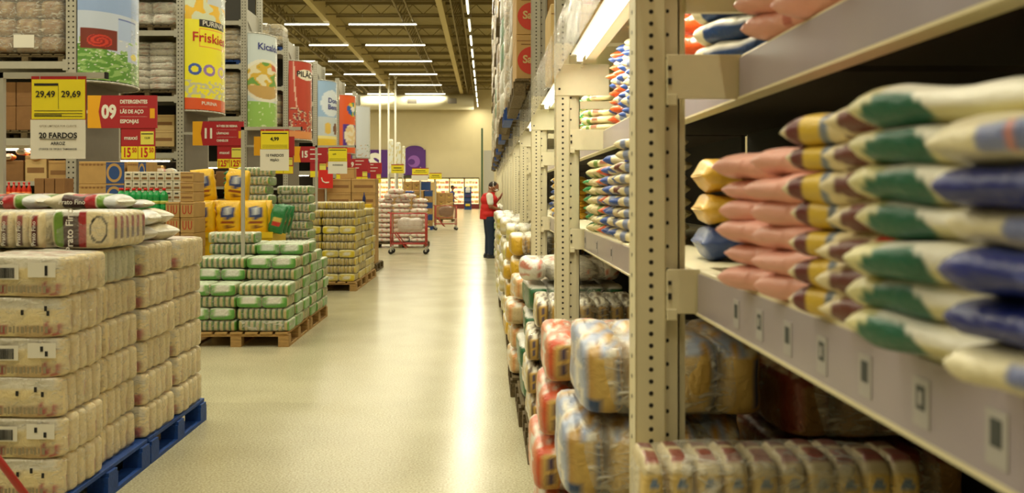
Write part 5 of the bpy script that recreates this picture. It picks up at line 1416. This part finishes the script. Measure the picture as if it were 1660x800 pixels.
# ------------------------------------------------------------------ people
SKIN = mat('skin', (150, 98, 66), .55); M_vest = mat('red_vest', (196, 30, 26), .75, bump=.2, bscale=12); M_jean = mat('navy_trousers', (24, 40, 62), .8, bump=.2, bscale=14)
M_shirt = mat('white_shirt', (222, 220, 210), .8); M_hair = mat('dark_hair', (44, 34, 28), .8); M_mask = mat('white_mask', (222, 220, 214), .8); M_shoe = mat('black_shoe', (30, 32, 34), .6)
def remeshed(name, mb, m, parent, vox=.012, sm=3):
    o = link(name, mb.mesh(name, m, True), parent)
    r_ = o.modifiers.new('r', 'REMESH'); r_.mode = 'VOXEL'; r_.voxel_size = vox; r_.use_smooth_shade = True
    s_ = o.modifiers.new('s', 'SMOOTH'); s_.iterations = sm; s_.factor = .5
    return o
def hand(mb, wrist, direction, palm_n, curl=.5, s=1):
    d = Vector(direction).normalized(); n = Vector(palm_n).normalized(); side = d.cross(n).normalized(); n = side.cross(d)
    w_ = Vector(wrist); pc = w_+d*.045
    rot = Matrix((side, d, n)).transposed()
    mb.ell(pc, (.042, .05, .016), 12, 8, rot)
    for i, (off, ln) in enumerate(((-.031, .062), (-.011, .074), (.010, .070), (.030, .054))):
        b = w_+d*.088+side*off; p1 = b+(d*math.cos(curl*.5)+n*math.sin(curl*.5))*ln*.5; p2 = p1+(d*math.cos(curl*1.5)+n*math.sin(curl*1.5))*ln*.5
        mb.cap(b-d*.02, .0095, p1, .009, 8); mb.cap(p1, .009, p2, .0075, 8)
    tb = w_+d*.03+side*(-.036); t1 = tb+(side*-.7+d*.7+n*.2).normalized()*.035; t2 = t1+(side*-.2+d*.9+n*.35).normalized()*.03
    mb.cap(tb, .012, t1, .0105, 8); mb.cap(t1, .0105, t2, .009, 8)
t = thing('person', 'person in red vest and white face mask reaching into the right rack', 'person', (wx(793, 21.0), 21.0, 0), 0)
t.rotation_euler = (0, 0, .15); t.scale = (1.2, 1.15, 1.0)
b = MB()      # body, facing +X, 1.72 m
b.cap((0, .09, .88), .085, (.01, .1, .5), .062); b.cap((.01, .1, .5), .058, (-.01, .1, .1), .042)
b.cap((0, -.09, .88), .085, (.03, -.1, .5), .062); b.cap((.03, -.1, .5), .058, (.02, -.1, .1), .042)
b.ell((0, 0, .95), (.12, .165, .12)); b.ell((.0, 0, 1.12), (.115, .15, .17)); b.ell((.0, 0, 1.3), (.12, .18, .17)); b.ell((-.01, 0, 1.42), (.09, .17, .07))
b.cap((.0, 0, 1.45), .058, (.045, 0, 1.545), .052)
hr = Matrix.Rotation(.42, 3, 'Y'); hc = Vector((.085, 0, 1.615))
b.ell(hc, (.097, .075, .115), 18, 14, hr); b.ell(hc+hr @ Vector((.045, 0, -.06)), (.055, .052, .055), 12, 8, hr)
b.cap(hc+hr @ Vector((.09, 0, .005)), .011, hc+hr @ Vector((.115, 0, -.025)), .014, 8)                       # nose
for s_ in (-1, 1):
    b.ell(hc+hr @ Vector((-.005, .074*s_, -.01)), (.017, .01, .03), 8, 6, hr); b.ell(hc+hr @ Vector((.086, .03*s_, .018)), (.012, .018, .012), 8, 6, hr)
b.cap((-.02, -.17, 1.41), .052, (.0, -.215, 1.17), .044); b.cap((.0, -.215, 1.17), .04, (.20, -.19, 1.08), .027); hand(b, (.20, -.19, 1.08), (1, .05, -.35), (0, 0, -1), .7)
b.cap((-.01, .17, 1.41), .052, (.10, .22, 1.2), .044); b.cap((.10, .22, 1.2), .04, (.24, .17, 1.38), .027); hand(b, (.24, .17, 1.38), (.35, 0, .95), (1, 0, 0), .6)
remeshed('body', b, SKIN, t, .0075, 2)
v = MB()
v.ell((0, 0, 1.0), (.14, .178, .13)); v.ell((.0, 0, 1.14), (.135, .17, .19)); v.ell((.0, 0, 1.31), (.138, .185, .165)); v.ell((-.01, 0, 1.42), (.1, .15, .065)); v.tube((0, 0, .88), (0, 0, 1.1), .15, .14, 20)
v.ell((.03, 0, 1.47), (.07, .07, .03))
vo = remeshed('vest', v, M_vest, t, .012, 3); vo.scale = (1.22, 1.05, 1)
sh = MB()
sh.cap((-.02, -.175, 1.415), .066, (-.005, -.21, 1.25), .062); sh.cap((-.01, .175, 1.415), .066, (.05, .21, 1.29), .06)
remeshed('shirt_sleeves', sh, M_shirt, t, .012, 2)
tr = MB(); tr.ell((0, 0, .92), (.135, .175, .1))
for s_, kx, ax in ((1, .01, -.01), (-1, .03, .02)):
    tr.cap((0, .088*s_, .86), .1, (kx, .1*s_, .5), .078); tr.cap((kx, .1*s_, .5), .076, (ax, .1*s_, .1), .062)
remeshed('trousers', tr, M_jean, t, .012, 3)
for s_, ax in ((1, -.01), (-1, .02)):
    m_ = MB(); m_.ell((ax+.05, .1*s_, .045), (.145, .052, .045)); m_.ell((ax-.02, .1*s_, .07), (.06, .05, .06)); m_.box(ax-.085, ax+.18, .1*s_-.045, .1*s_+.045, .0, .025)
    remeshed('shoe', m_, M_shoe, t, .009, 2)
h_ = MB(); h_.ell(hc+hr @ Vector((-.022, 0, .028)), (.088, .078, .094), 16, 12, hr); link('hair', h_.mesh('hair', M_hair, True), t)
m_ = MB(); m_.ell(hc+hr @ Vector((.062, 0, -.045)), (.052, .056, .05), 14, 10, hr); link('face_mask', m_.mesh('mask', M_mask, True), t)
m_ = MB(); 
for (a_, b_) in (((.06, -.055, -.03), (-.03, -.084, .01)), ((-.03, -.084, .01), (-.06, -.05, .10)), ((.05, -.058, -.07), (-.08, -.05, -.04))): m_.tube(hc+hr @ Vector(a_), hc+hr @ Vector(b_), .006, n=6)
link('mask_strap', m_.mesh('strap', M_mask, True), t)
def simple_person():
    t = thing('person', 'distant person in blue top standing before the lit freezers', 'person', (wx(733, 51), 51, 0)); t.scale = (1.1, 1.1, 1.1)
    b = MB()
    for s_ in (-1, 1): b.cap((0, .09*s_, .88), .085, (.01, .1*s_, .5), .06); b.cap((.01, .1*s_, .5), .055, (0, .1*s_, .06), .04); b.cap((0, .18*s_, 1.4), .05, (.05, .22*s_, 1.15), .042); b.cap((.05, .22*s_, 1.15), .038, (.22, .2*s_, 1.05), .027); hand(b, (.22, .2*s_, 1.05), (1, 0, -.2), (0, 0, -1), .5); b.ell((.05, .1*s_, .04), (.13, .05, .04))
    b.ell((0, 0, .95), (.12, .16, .12)); b.ell((0, 0, 1.15), (.11, .15, .18)); b.ell((0, 0, 1.33), (.12, .18, .15)); b.cap((0, 0, 1.45), .055, (.02, 0, 1.54), .05); b.ell((.03, 0, 1.64), (.095, .075, .115)); b.ell((.125, 0, 1.62), (.015, .012, .02))
    for s_ in (-1, 1): b.ell((.02, .074*s_, 1.63), (.015, .01, .028))
    remeshed('body', b, SKIN, t, .012, 2)
    v = MB(); v.ell((0, 0, 1.0), (.135, .17, .1)); v.ell((0, 0, 1.15), (.125, .165, .19)); v.ell((0, 0, 1.33), (.135, .19, .15))
    for s_ in (-1, 1): v.cap((0, .18*s_, 1.4), .062, (.03, .21*s_, 1.24), .056)
    remeshed('blue_top', v, mat('blue_cloth', (40, 70, 150), .8), t, .014, 3)
    tr = MB(); tr.ell((0, 0, .93), (.13, .165, .1))
    for s_ in (-1, 1): tr.cap((0, .088*s_, .86), .098, (.01, .1*s_, .5), .074); tr.cap((.01, .1*s_, .5), .07, (0, .1*s_, .1), .056)
    remeshed('trousers', tr, M_jean, t, .014, 2)
    h_ = MB(); h_.ell((.01, 0, 1.67), (.095, .082, .1)); link('hair', h_.mesh('hair', M_hair, True), t)
simple_person()

for q in sorted(LONG)[:0]: print('LONG', q)
